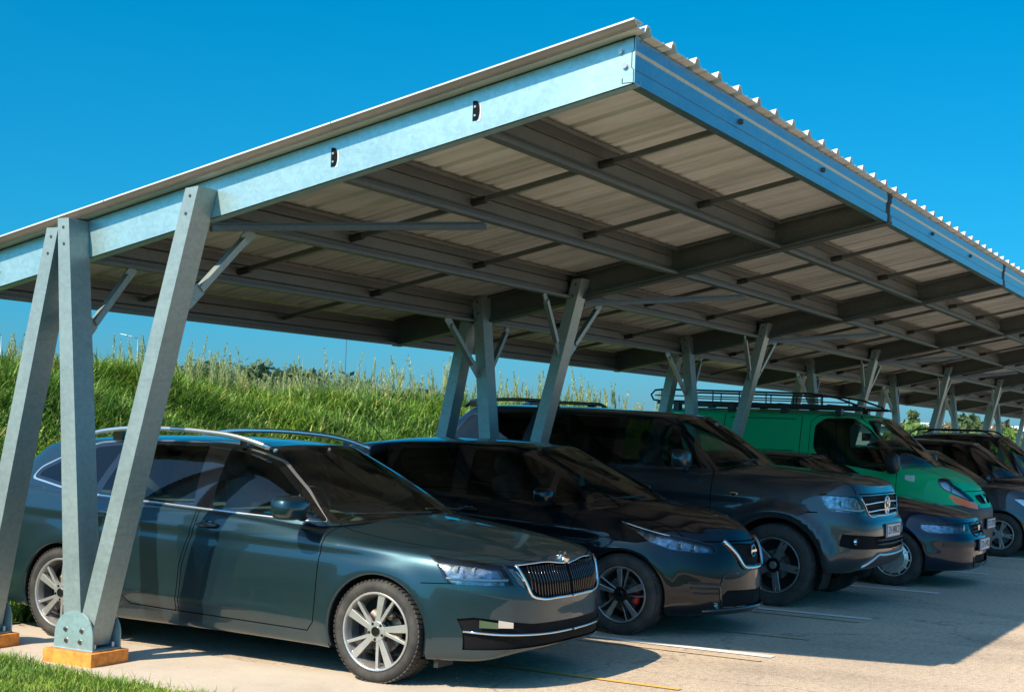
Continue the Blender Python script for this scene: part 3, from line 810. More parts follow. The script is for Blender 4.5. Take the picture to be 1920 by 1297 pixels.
for k in range(NF):
    x = X0+k*BAY
    # rafters
    mb = MB()
    if k == 0: C_along_y(mb, x-.02, .085, YF, YR, 1)
    else:
        C_along_y(mb, x-.004, .075, YF, YR, 1); C_along_y(mb, x-.008, .075, YF, YR, -1)
    raf = cp(mb, 'rafter', M['galv'] if k == 0 else M['galvdark'])  # near rafter sunlit steel, inner ones the copy with shade in its colour
    if k == 0:
        mb = MB()
        for yy, zz in ((3.253, 3.648), (3.225, 3.565), (7.98, 2.62), (7.95, 2.54)):
            mb = MB(); mb.cyl((x-.034, yy, zz), (x-.02, yy, zz), .014, 10); mb.cyl((x-.023, yy, zz), (x-.0203, yy, zz), .022, 12)
            sub(mb, 'bolt', M['bolt'], raf)
        for yy, zz in ((4.148, 3.39), (5.127, 3.179)):
            mb = MB(); P = [(yy+.022, zz-.058), (yy+.022, zz+.058)]+[(yy-.022*math.sin(t)+.0, zz+.058*math.cos(t)*.98) for t in np.linspace(.15, PI-.15, 9)]
            mb.extr([(p, q) for p, q in P], x-.0235, x-.0203, 'x', 0)
            for dz in (-.028, .022): mb.cyl((x-.031, yy+.004, zz+dz), (x-.0236, yy+.004, zz+dz), .007, 8, 1)
            sub(mb, 'cleat_plate', [M['mesh'], M['bolt']], raf)
            mb = MB(); mb.extr([(yy-.006, zz-.066), (yy-.028, zz-.06), (yy-.034, zz-.02), (yy-.03, zz+.04), (yy-.026, zz+.04), (yy-.027, zz-.02), (yy-.022, zz-.05)], x-.0225, x-.0205, 'x'); sub(mb, 'zinc_patch', M['white'], raf)
    # posts
    xa, xb = x-.2, x-.022
    def post(yb0, yb1, zbm, yt0, yt1, zt, zt2=None):
        mb = MB(); zt2 = zt if zt2 is None else zt2
        vs = []
        for xx in (xa, xb): vs += [(xx, yb0, zbm), (xx, yb1, zbm), (xx, yt1, zt2), (xx, yt0, zt)]
        mb.add(vs, [(3, 2, 1, 0), (4, 5, 6, 7), (0, 1, 5, 4), (1, 2, 6, 5), (2, 3, 7, 6), (3, 0, 4, 7)])
        for zz, dy in ((zt-.06, .5), (zt-.17, .47)):
            f = (zt-zz)/(zt-zbm); yy = yt0+(yb0-yt0)*f+.05; mb.cyl((xa-.0025, yy, zz), (xa-.0005, yy, zz), .011, 10, 1)
        return cp(mb, 'post', [M['galvpost'], M['boltdark']], bevel=.006)
    A = post(6.80, 6.955, .115, 7.115, 7.215, 2.86); B = post(6.735, 6.86, .115, 6.02, 6.125, 3.02, 3.01); Rr = post(7.72, 7.85, .115, 7.205, 7.31, 2.80)
    B.location.y -= 0.0
    # base plates and orange footings
    for yc in (6.84, 7.83):
        for fx in (x-.235, x-.0+.005):
            mb = MB(); P = [(yc+.165*math.cos(t), max(.0, .11+.075+.15*math.sin(t))) for t in np.linspace(0, PI, 17)]; P = [(yc+.168, .095)]+P+[(yc-.168, .095)]
            P = P[::-1]
            mb.extr(P, fx, fx+.010, 'x')
            for dy, dz in ((-.07, .115), (.07, .115), (-.06, .045), (.06, .045)):
                mb.cyl((fx-.012, yc+dy, .10+dz), (fx-.0005, yc+dy, .10+dz), .011, 8, 1); mb.cyl((fx-.003, yc+dy, .10+dz), (fx-.0004, yc+dy, .10+dz), .018, 10, 2)
            cp(mb, 'gusset_plate', [M['galv'], M['boltdark'], M['bolt']])
        mb = MB(); mb.box((x-.285, yc-.21, 0), (x+.045, yc+.21, .088)); mb.box((x-.24, yc-.17, .088), (x+.02, yc+.17, .1), 1)
        for dx in (-.19, -.03): mb.cyl((x+dx, yc-.14, .1), (x+dx, yc-.14, .135), .012, 8, 2)
        cp(mb, 'footing', [M['orange'], M['galv'], M['bolt']], bevel=.004)
    # knee braces up to the purlins, and the plan bracing bar
    for s in ((1,) if k == 0 else (1, -1)):
        if s == -1: pass
        for (y0, z0, y1) in ((6.235, 2.30, 6.15), (7.11, 2.08, 7.19)):
            xs = x-.02 if s > 0 else x-.2
            mb = MB(); p = V((xs, y0, z0)); q = V((xs+s*.52, y1, zb(y1)+.02)); d = (q-p).normalized()
            mb.beam(p, p+d*.16, .012, .085, up=(0, 0, 1)); mb.beam(p+d*.15, q-d*.1, .045, .045, up=(0, 1, 0), w2=.045); mb.beam(q-d*.11, q, .012, .08)
            mb.cyl(p+V((s*.03, -.012, .03)), p+V((s*.03, .012, .03)), .014, 8)
            cp(mb, 'knee_brace', M['galvpost'])
    if k < NF-1:
        mb = MB(); mb.beam((x+.05, 6.12, zb(6.12)-.035), (x+1.85, 5.15, zb(5.15)-.02), .05, .035); mb.beam((x+.05, 6.12, zb(6.12)-.012), (x+1.85, 5.15, zb(5.15)+.003), .006, .03)
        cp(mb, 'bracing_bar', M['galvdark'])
    if k == NF-1: break
    xs, xe = x+(.07 if k == 0 else .085), x+BAY-.09
    mb = MB(); z0 = zb(YF)+.004; mb.extr(cprof(YF+.004, z0, RD-.01, .07, 1, lip=.03), x-.02+.02*(k > 0)+.06*(k > 0), xe+.01, 'x')
    fo = cp(mb, 'front_purlin', M['galvfront'])
    mb = MB()
    for fx in (1.66, 3.46): sub(MB().cyl((x+fx, YF-.003, z0+.13), (x+fx, YF+.02, z0+.13), .018, 12), 'bolt', M['boltdark'], fo)
    mb = MB(); mb.extr(cprof(YR-.004, zb(YR)+.009, RD-.018, .07, -1), x+.012, x+BAY-.016, 'x'); cp(mb, 'rear_purlin', M['galvdark'])
    for y in PUR:
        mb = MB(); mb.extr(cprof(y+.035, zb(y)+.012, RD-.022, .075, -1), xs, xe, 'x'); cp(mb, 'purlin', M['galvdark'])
    ys = [YF]+PUR+[YR]
    for fx in (1.66, 3.46):
        for j in range(5):
            ya, yb_ = ys[j]+.02, ys[j+1]+.02; mb = MB(); hz = .125
            mb.beam((x+fx, ya, zb(ya)+hz), (x+fx, yb_-.06, zb(yb_)+hz+.012), .034, .034)
            mb.cyl((x+fx, yb_-.02, zb(yb_)+hz-.004), (x+fx, yb_+.02, zb(yb_)+hz), .03, 8, 1) if False else None
            mb.cyl((x+fx, ya-.11 if j else ya, zb(ya)+hz+.02), (x+fx, ya, zb(ya)+hz), .028, 10, 1)
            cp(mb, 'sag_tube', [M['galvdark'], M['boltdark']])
# corrugated sheet, one panel per bay
PIT = BAY/15
def zsheet(u):
    t = (u/PIT) % 1.0; z = 0
    if t < .07: z = .044*t/.07
    elif t < .17: z = .044
    elif t < .24: z = .044*(.24-t)/.07
    elif .46 < t < .52 or .70 < t < .76: z = .006
    return z
for k in range(NF-1):
    a = X0-.11 if k == 0 else X0+k*BAY; b = X0+(k+1)*BAY-.0004
    us = []
    n0 = int(math.floor((a-X0)/PIT)); u = n0
    for i in range(n0, n0+18):
        for t in (0, .07, .17, .24, .44, .46, .52, .54, .68, .70, .76, .78): us.append(X0+(i+t)*PIT)
    us = [u for u in us if a <= u <= b]; us = sorted(set([a]+us+[b]))
    ysn = np.linspace(3.125, 8.36, 3)
    vs = []; fs = []
    for th in (0, .006):
        for u in us:
            for y in ysn: vs.append((u, y, zb(y)+RD+.004+th+zsheet(u-X0)))
    n = len(us); m = len(ysn)
    for L in (0, 1):
        for i in range(n-1):
            for j in range(m-1):
                q = (L*n*m+i*m+j, L*n*m+(i+1)*m+j, L*n*m+(i+1)*m+j+1, L*n*m+i*m+j+1); fs.append(q if L else q[::-1])
    for i in range(n-1):
        q = (i*m, (i+1)*m, n*m+(i+1)*m, n*m+i*m); fs.append(q); q = (i*m+m-1, n*m+i*m+m-1, n*m+(i+1)*m+m-1, (i+1)*m+m-1); fs.append(q)
    o = mesh_obj('roof_sheet', vs, fs, M['sheet'], carport, False); o.matrix_parent_inverse = Matrix.Translation(-V((X0, 6, 0)))
# verge flashing: a folded strip hanging over the near rafter
mb = MB()
for y0, y1 in ((3.14, 5.1), (5.095, 6.9), (6.895, 8.365)):
    e = .002*(y0 > 3.1); vs = []
    for y in (y0, y1):
        z = zb(y)+RD; vs += [(X0-.024, y, z+.002+e), (X0-.115, y, z+.052+e), (X0-.115, y, z+.062+e), (X0+.0, y, z+.062+e), (X0+.0, y, z+.054+e), (X0-.100, y, z+.052+e), (X0-.02, y, z+.006+e)]
    mb.add(vs, [tuple(range(7))[::-1], tuple(range(7, 14))]+[(i, (i+1) % 7, 7+(i+1) % 7, 7+i) for i in range(7)]); mb.m[-7] = 1
cp(mb, 'verge_flashing', [M['sheet'], M['flash']])

# ------------------------------------------------------------------ ground
def asphalt():
    m, nt, b = new_mat('worn_asphalt'); c = coords(nt)
    n1 = noise(nt, 140, 3, .7, c); n2 = noise(nt, .45, 6, .6, c, .6); n3 = noise(nt, 22, 5, .75, c)
    vo = nt.nodes.new('ShaderNodeTexVoronoi'); vo.inputs['Scale'].default_value = 95; nt.links.new(c, vo.inputs['Vector'])
    base = ramp(nt, n1.outputs['Fac'], [(.28, (.25, .20, .155)), (.46, (.58, .465, .35)), (.62, (.76, .61, .46)), (.76, (1.0, .86, .70))])
    pat = ramp(nt, n2.outputs['Fac'], [(.3, (.78, .78, .8)), (.55, (1, 1, 1)), (.75, (1.12, 1.08, 1.0))])
    spk = ramp(nt, n3.outputs['Fac'], [(.3, (.60,)*3), (.52, (.98,)*3), (.7, (1.12,)*3)])
    a = N(nt, 'ShaderNodeMix', data_type='RGBA', blend_type='MULTIPLY'); a.inputs[0].default_value = 1; nt.links.new(base.outputs[0], a.inputs[6]); nt.links.new(pat.outputs[0], a.inputs[7])
    d = N(nt, 'ShaderNodeMix', data_type='RGBA', blend_type='MULTIPLY'); d.inputs[0].default_value = 1; nt.links.new(a.outputs[2], d.inputs[6]); nt.links.new(spk.outputs[0], d.inputs[7])
    # oil drips and tyre-dark lanes
    c2 = coords(nt, (.5, .16, 1)); n4 = noise(nt, 1.6, 5, .6, c2, .4); st = ramp(nt, n4.outputs['Fac'], [(.30, (.58, .58, .60)), (.42, (.86, .86, .87)), (.52, (1, 1, 1))])
    e = N(nt, 'ShaderNodeMix', data_type='RGBA', blend_type='MULTIPLY'); e.inputs[0].default_value = .8; nt.links.new(d.outputs[2], e.inputs[6]); nt.links.new(st.outputs[0], e.inputs[7])
    dc = nt.nodes.new('ShaderNodeVectorMath'); dc.operation = 'ADD'; dn = noise(nt, 1.4, 5, .6, c); sc_ = N(nt, 'ShaderNodeVectorMath', operation='SCALE'); sc_.inputs['Scale'].default_value = .9; nt.links.new(dn.outputs['Color'], sc_.inputs[0]); nt.links.new(c, dc.inputs[0]); nt.links.new(sc_.outputs[0], dc.inputs[1])
    vc = nt.nodes.new('ShaderNodeTexVoronoi'); vc.feature = 'DISTANCE_TO_EDGE'; vc.inputs['Scale'].default_value = .33; nt.links.new(dc.outputs[0], vc.inputs['Vector']); ck = ramp(nt, vc.outputs['Distance'], [(.0, (.45,)*3), (.005, (1,)*3)])
    e2 = N(nt, 'ShaderNodeMix', data_type='RGBA', blend_type='MULTIPLY'); e2.inputs[0].default_value = .75; nt.links.new(e.outputs[2], e2.inputs[6]); nt.links.new(ck.outputs[0], e2.inputs[7]); e = e2
    nt.links.new(e.outputs[2], b.inputs['Base Color']); b.inputs['Roughness'].default_value = .93; b.inputs['Specular IOR Level'].default_value = .2
    ad = N(nt, 'ShaderNodeMath', operation='ADD'); nt.links.new(n1.outputs['Fac'], ad.inputs[0]); nt.links.new(vo.outputs['Distance'], ad.inputs[1])
    bump(nt, b, ad.outputs[0], .6, .008); return m
M['asphalt'] = asphalt()
def concrete():
    m, nt, b = new_mat('pale_concrete_strip'); c = coords(nt); n1 = noise(nt, 1.3, 7, .65, c, .4); n2 = noise(nt, 60, 4, .7, c)
    r = ramp(nt, n1.outputs['Fac'], [(.25, (.44, .36, .28)), (.5, (.54, .455, .36)), (.75, (.60, .51, .41))]); r2 = ramp(nt, n2.outputs['Fac'], [(.28, (.7,)*3), (.5, (1,)*3)])
    a = N(nt, 'ShaderNodeMix', data_type='RGBA', blend_type='MULTIPLY'); a.inputs[0].default_value = .6; nt.links.new(r.outputs[0], a.inputs[6]); nt.links.new(r2.outputs[0], a.inputs[7])
    nt.links.new(a.outputs[2], b.inputs['Base Color']); b.inputs['Roughness'].default_value = .9; bump(nt, b, n2.outputs['Fac'], .3, .005); return m
M['concrete'] = concrete()
def soil():
    m, nt, b = new_mat('grassy_soil'); c = coords(nt); n = noise(nt, 2.5, 8, .7, c); n2 = noise(nt, .25, 3, .6, c)
    r = ramp(nt, n.outputs['Fac'], [(.3, (.03, .045, .012)), (.6, (.06, .10, .02)), (.8, (.13, .13, .05))]); nt.links.new(r.outputs[0], b.inputs['Base Color']); b.inputs['Roughness'].default_value = .95
    bump(nt, b, n.outputs['Fac'], .8, .05); return m
M['soil'] = soil()
def sheet_grid(name, x0, x1, y0, y1, fz, nx, ny, mat, xs=None, ys=None):
    xs = np.linspace(x0, x1, nx) if xs is None else xs; ys = np.linspace(y0, y1, ny) if ys is None else ys
    X, Y = np.meshgrid(xs, ys, indexing='ij'); Z = fz(X, Y); v = np.stack([X, Y, Z], -1).reshape(-1, 3); a = np.arange(len(xs)-1)[:, None]*len(ys)+np.arange(len(ys)-1)[None]; a = a.ravel()
    o = fast_mesh(name, v, np.stack([a, a+len(ys), a+len(ys)+1, a+1], 1), mat, smooth=True); o['kind'] = 'structure'; return o
sheet_grid('ground', -900, 1800, -900, 1800, lambda X, Y: X*0-.012, 2, 2, M['soil'])
sheet_grid('car_park', -60, 260, -60, 8.42, lambda X, Y: X*0, 2, 2, M['asphalt'])
def strip_edge(y): return 7.42+.10*np.sin(y*.9)
ysn = np.linspace(-12, 8.43, 60); xl = 6.37+.03*np.sin(ysn*2.1)+np.clip((ysn-6.2), 0, 1.6)*.12; xr = 7.62+.06*np.sin(ysn*1.7)+.03*np.sin(ysn*5)
v = np.concatenate([np.stack([xl, ysn, ysn*0+.004], 1), np.stack([xr, ysn, ysn*0+.004], 1)]); a = np.arange(59)
o = fast_mesh('concrete_path', v, np.stack([a, a+60, a+61, a+1], 1), M['concrete']); o['kind'] = 'structure'
# verge left of the strip, and beyond the parking row
ysn2 = np.linspace(-12, 8.43, 60); v = np.concatenate([np.stack([ysn2*0-60, ysn2, ysn2*0+.008], 1), np.stack([xl+.0, ysn2, ysn2*0+.008], 1)])
o = fast_mesh('verge', v, np.stack([a, a+60, a+61, a+1], 1), M['soil']); o['kind'] = 'structure'
def bank_z(X, Y):
    t = np.clip((Y-9.3)/4.8, 0, 1); t = t*t*(3-2*t); crest = 1.80+.26*np.clip((19-X)/6, 0, 1)+.05*np.sin(X*.23+1)+.05*np.sin(X*.71)
    far = np.clip((X-27)/22, 0, 1); crest = crest*(1-far*far*(3-2*far)*.75)
    z = t*crest+.03*np.sin(X*1.7+Y)*t+.05*np.sin(X*.9-Y*1.3)*t-np.clip(Y-14.5, 0, 40)*.03; edge = np.clip((Y-8.38)/.5, 0, 1)
    return np.maximum(z, -.5)*1+.012*edge+.01
bank = sheet_grid('embankment', -30, 130, 8.4, 40, bank_z, 0, 0, M['soil'], xs=np.concatenate([np.linspace(-30, 60, 180), np.linspace(61, 160, 40)]), ys=np.concatenate([np.linspace(8.38, 16, 50), np.linspace(16.5, 60, 20)]))

# painted bay lines
def paint_mat(name, col, wear=.5):
    m, nt, b = new_mat(name); c = coords(nt); n = noise(nt, 26, 6, .75, c); n2 = noise(nt, 130, 3, .7, c)
    ad = N(nt, 'ShaderNodeMath', operation='MULTIPLY'); nt.links.new(n.outputs['Fac'], ad.inputs[0]); nt.links.new(n2.outputs['Fac'], ad.inputs[1])
    r = ramp(nt, ad.outputs[0], [(wear*.36, (0,)*3), (wear*.36+.1, (1,)*3)]); mx = N(nt, 'ShaderNodeMix', data_type='RGBA'); nt.links.new(r.outputs[0], mx.inputs[0])
    mx.inputs[6].default_value = (.54, .46, .38, 1); mx.inputs[7].default_value = (*col, 1); nt.links.new(mx.outputs[2], b.inputs['Base Color']); b.inputs['Roughness'].default_value = .8; bump(nt, b, n2.outputs['Fac'], .3, .004); return m
M['lw'] = paint_mat('worn_white_line', (.84, .80, .72), .33); M['ly'] = paint_mat('worn_yellow_line', (.72, .42, .05), .40); M['lyf'] = paint_mat('faded_yellow_line', (.55, .40, .18), .55)
LX = 10.22; LS = 2.705
mbw = MB()
for k in range(-1, 12):
    x = LX+k*LS-.02; 
    if k >= 0: mbw.add([(x-.055, 3.38, .006), (x+.055, 3.38, .006), (x+.055, 8.2, .006), (x-.055, 8.2, .006)], [(0, 1, 2, 3)])
mbw.build('white_bay_lines', M['lw'])['kind'] = 'structure'
mby = MB(); yl = [(8.52, 3.42, 4.6), (9.96, 3.39, 4.6), (11.25, 3.44, 4.4), (12.62, 3.41, 4.2)]
for i, (x, y0, y1) in enumerate(yl):
    mby.add([(x-.03, y0, .0065), (x+.03, y0, .0065), (x+.05, y1+3, .0065), (x-.01, y1+3, .0065)], [(0, 1, 2, 3)], 0 if i == 0 else 1)
mby.build('yellow_bay_lines', [M['ly'], M['lyf']])['kind'] = 'structure'

# ------------------------------------------------------------------ grass and weeds (nobody could count the blades)
def blades(name, P, H, Wd, lean, mat, seg=3, bend=.5):
    """P (n,3) roots"""
    n = len(P); ang = rng.uniform(0, 2*PI, n); dx, dy = np.cos(ang), np.sin(ang); px, py = -dy, dx
    V_ = np.zeros((n, seg*2+1, 3)); ld = lean*rng.uniform(.3, 1.4, n)
    for i in range(seg+1):
        t = i/seg; off = H*ld*t**(1+bend*1.4); z = H*(t-.25*ld*t*t*t*1.4); w = Wd*(1-t**1.6)*.5
        cx = P[:, 0]+dx*off; cy = P[:, 1]+dy*off; cz = P[:, 2]+z
        if i < seg:
            V_[:, 2*i] = np.stack([cx-px*w, cy-py*w, cz], 1); V_[:, 2*i+1] = np.stack([cx+px*w, cy+py*w, cz], 1)
        else: V_[:, 2*i] = np.stack([cx, cy, cz], 1)
    b = (np.arange(n)*(seg*2+1))[:, None]; T = []
    for i in range(seg-1):
        T += [b+np.array([2*i, 2*i+1, 2*i+3])[None], b+np.array([2*i, 2*i+3, 2*i+2])[None]]
    T.append(b+np.array([2*seg-2, 2*seg-1, 2*seg])[None])
    return V_.reshape(-1, 3), np.concatenate(T)
def grass_mat(name, cols, dry=.2):
    m, nt, b = new_mat(name); c = coords(nt); n = noise(nt, .9, 5, .65, c); n2 = noise(nt, 12, 3, .6, c); g = nt.nodes.new('ShaderNodeNewGeometry')
    r = ramp(nt, g.outputs['Random Per Island'], [(0, cols[0]), (.45, cols[1]), (.85, cols[2]), (1, cols[3])]); r2 = ramp(nt, n.outputs['Fac'], [(.3, (.42, .56, .5)), (.48, (1, 1, 1)), (.68, (1.5, 1.25, .9))])
    a = N(nt, 'ShaderNodeMix', data_type='RGBA', blend_type='MULTIPLY'); a.inputs[0].default_value = 1; nt.links.new(r.outputs[0], a.inputs[6]); nt.links.new(r2.outputs[0], a.inputs[7])
    nt.links.new(a.outputs[2], b.inputs['Base Color']); b.inputs['Roughness'].default_value = .55; b.inputs['Specular IOR Level'].default_value = .3
    tr = N(nt, 'ShaderNodeBsdfTranslucent'); nt.links.new(a.outputs[2], tr.inputs[0]); mx = N(nt, 'ShaderNodeMixShader'); mx.inputs[0].default_value = .35
    nt.links.new(b.outputs[0], mx.inputs[1]); nt.links.new(tr.outputs[0], mx.inputs[2]); nt.links.new(mx.outputs[0], nt.nodes['Material Output'].inputs[0]); return m
M['grass'] = grass_mat('meadow_grass', [(.065, .155, .022), (.14, .285, .04), (.25, .40, .07), (.48, .45, .19)])
M['weed'] = grass_mat('seeding_weeds', [(.22, .30, .13), (.34, .42, .2), (.46, .52, .28), (.58, .58, .36)])
def scatter(n, x0, x1, y0, y1, pw=1.0):
    x = x0+(x1-x0)*rng.random(n)**pw; y = rng.uniform(y0, y1, n); return x, y
VV = []; FF = []; off = 0
def addb(P, H, W, lean, seg=3):
    global off
    v, f = blades('', P, H, W, lean, None, seg); VV.append(v); FF.append(f+off); off += len(v)
def clump(n, x0, x1, y0, y1, hm, wd, lean=.5, pw=1.0, per=9, spread=.09):
    x, y = scatter(n//per, x0, x1, y0, y1, pw); hh = hm*rng.uniform(.55, 1.35, n//per)*(.75+.5*np.sin(x*1.9+y*2.3)*np.sin(x*.7-y*1.1))
    x = np.repeat(x, per)+rng.normal(0, spread, (n//per)*per); y = np.repeat(y, per)+rng.normal(0, spread, (n//per)*per); h = np.repeat(np.maximum(hh, .08), per)*rng.uniform(.5, 1.1, (n//per)*per)
    z = bank_z(x, y)-.01; keep = y > 8.36; addb(np.stack([x, y, z], 1)[keep], h[keep], wd*rng.uniform(.6, 1.3, keep.sum()), lean)
clump(100000, 6, 15.5, 8.5, 14.6, .34, .021, 1.0, spread=.10, per=14)
clump(90000, 13, 27, 8.5, 14.8, .38, .027, 1.0, spread=.13, per=14)
clump(26000, 25, 60, 9, 15, .34, .035, .6, pw=1.3, spread=.2)
clump(9000, 60, 125, 9, 40, .5, .09, .6, spread=.5)
clump(5000, 5.5, 9, 8.42, 9.6, .16, .010, .8)
v = np.concatenate(VV); f = np.concatenate(FF)
o = fast_mesh('bank_grass', v, f, M['grass'], k=3); o['kind'] = 'stuff'; o['label'] = 'long green grass covering the bank behind the cars'
# seeding weeds with feathery heads along the crest
VV = []; FF = []; off = 0
def weeds(n, x0, x1, y0, y1, hm, pw=1.0):
    x, y = scatter(n, x0, x1, y0, y1, pw); g = np.sin(x*1.1+2)*np.sin(x*2.7+1)+.5*np.sin(x*6.3+y); k = rng.random(n) < np.clip(.18+.5*g, .02, 1); x, y = x[k], y[k]
    h = hm*rng.uniform(.3, 1.1, len(x))**1.1*(1+.25*np.sin(x*2.7+1)); z = bank_z(x, y)
    for xi, yi, zi, hi in zip(x, y, z, h):
        la = rng.uniform(0, 6.28); lx, ly = .12*hi*math.cos(la), .12*hi*math.sin(la)
        # a bundle of fine side shoots, short at the tip: a loose plume
        m = 80; t = rng.uniform(.3, 1.0, m); a = rng.uniform(0, 6.28, m); ln = rng.uniform(.05, .17, m)*(1.2-t)*(.6+hi)
        ro = .045*(1.15-t)*(.5+hi); addb(np.stack([xi+lx*t*t+ro*np.cos(a)*rng.random(m), yi+ly*t*t+ro*np.sin(a)*rng.random(m), zi+t*hi], 1), ln, .0055+xi*.00035, .65, 2)
        addb(np.array([[xi, yi, zi], [xi+.01, yi, zi]]), np.array([hi*1.02, hi*.9]), .004+xi*.0002, .13)
weeds(1300, 7, 20, 13.7, 15.8, .68); weeds(1200, 18, 34, 13.5, 16.0, .78); weeds(260, 30, 60, 12.5, 16, .8)
v = np.concatenate(VV); f = np.concatenate(FF)
o = fast_mesh('crest_weeds', v, f, M['weed'], k=3); o['kind'] = 'stuff'; o['label'] = 'tall pale seeding weeds along the crest of the bank'
# foreground verge grass
VV = []; FF = []; off = 0
n = 42000; y = rng.uniform(4.6, 8.3, n); x = 6.42-rng.random(n)**1.3*2.6+np.clip(y-6.2, 0, 1.6)*.12+rng.normal(0, .03, n)
cl = .5+.5*np.sin(x*9+y*4)*np.sin(y*7-x*3); h = rng.uniform(.025, .085, n)*(.55+.8*cl); addb(np.stack([x, y, x*0+.01], 1), h, .0065*rng.uniform(.6, 1.4, n), .9)
n = 260; y = rng.uniform(4.6, 8.0, n); x = 6.46+rng.random(n)*.15+np.clip(y-6.2, 0, 1.6)*.12; addb(np.stack([x, y, x*0+.005], 1), rng.uniform(.02, .09, n), .004, 1.0)
v = np.concatenate(VV); f = np.concatenate(FF)
o = fast_mesh('verge_grass', v, f, M['grass'], k=3); o['kind'] = 'stuff'; o['label'] = 'short green grass on the verge in the near corner'

# ------------------------------------------------------------------ distance: trees, lamps, a low building
def leaf_mat(name, a, b_, c_):
    return grass_mat(name, [a, b_, c_, c_])
M['leafdark'] = leaf_mat('dark_tree_leaves', (.05, .09, .04), (.085, .14, .06), (.14, .2, .09)); M['leafmid'] = leaf_mat('mid_tree_leaves', (.06, .13, .03), (.11, .2, .05), (.17, .27, .07)); M['leafbrown'] = leaf_mat('brownish_leaves', (.10, .10, .06), (.17, .16, .10), (.24, .22, .13))
M['bark'] = simple('tree_bark', (.09, .07, .05), .9, var=.4, scale=8, bmp=.4)
def tree(name, label, x, y, h, w, mat, conical=False, z0=0, group=None, n=5200, ls=.16):
    r0 = thing(name, label, 'tree', (x, y, z0), group)
    T = MB(); T.tube([(0, 0, 0), (.05*w*.1, 0, h*.35), (0, .02*w, h*.7)], [h*.035, h*.024, h*.01], 8)
    for i in range(9):
        a = rng.uniform(0, 6.28); t = rng.uniform(.25, .65); l = w*rng.uniform(.25, .42); T.tube([(0, 0, h*t), (l*.5*math.cos(a), l*.5*math.sin(a), h*(t+.08)), (l*math.cos(a), l*math.sin(a), h*(t+.2))], [h*.012, h*.008, h*.004], 5)
    T.build('trunk', M['bark'], r0, smooth=True)
    nc = 46; cs = []
    for i in range(nc):
        t = rng.random(); a = rng.uniform(0, 6.28)
        if conical: rr = w/2*(1-t)**.8*rng.uniform(.3, 1); cz = h*(.12+.86*t); cr = w*.16*(1.1-t*.7)
        else:
            el = rng.uniform(-.6, 1.5); rr = w/2*.72*math.cos(el)*rng.uniform(.5, 1); cz = h*.58+h*.34*math.sin(el)*rng.uniform(.6, 1); cr = w*rng.uniform(.10, .2)
        cs.append((rr*math.cos(a), rr*math.sin(a), cz, cr))
    cs = np.array(cs); idx = rng.integers(0, nc, n); d = rng.normal(size=(n, 3)); d /= np.linalg.norm(d, axis=1)[:, None]; p = cs[idx, :3]+d*(cs[idx, 3]*rng.uniform(.5, 1.08, n))[:, None]*np.array([1, 1, .8])
    u = rng.normal(size=(n, 3)); u /= np.linalg.norm(u, axis=1)[:, None]; w_ = np.cross(u, d); w_ /= np.linalg.norm(w_, axis=1)[:, None]+1e-6; s = ls*rng.uniform(.6, 1.5, n)[:, None]
    v = np.stack([p-u*s, p+w_*s*.5, p+u*s, p-w_*s*.5], 1).reshape(-1, 3); a = np.arange(n)[:, None]*4+np.arange(4)[None]
    fast_mesh('crown', v, a, mat, r0)
    return r0
def at(u, v_, dist):
    """pixel -> world point at a distance (metres along the view), for placing far things"""
    d = CAMM @ V(((u-960)/2701.12, -(v_-648.5)/2701.12, -1)); return V((0, 0, 1.6275))+d*dist
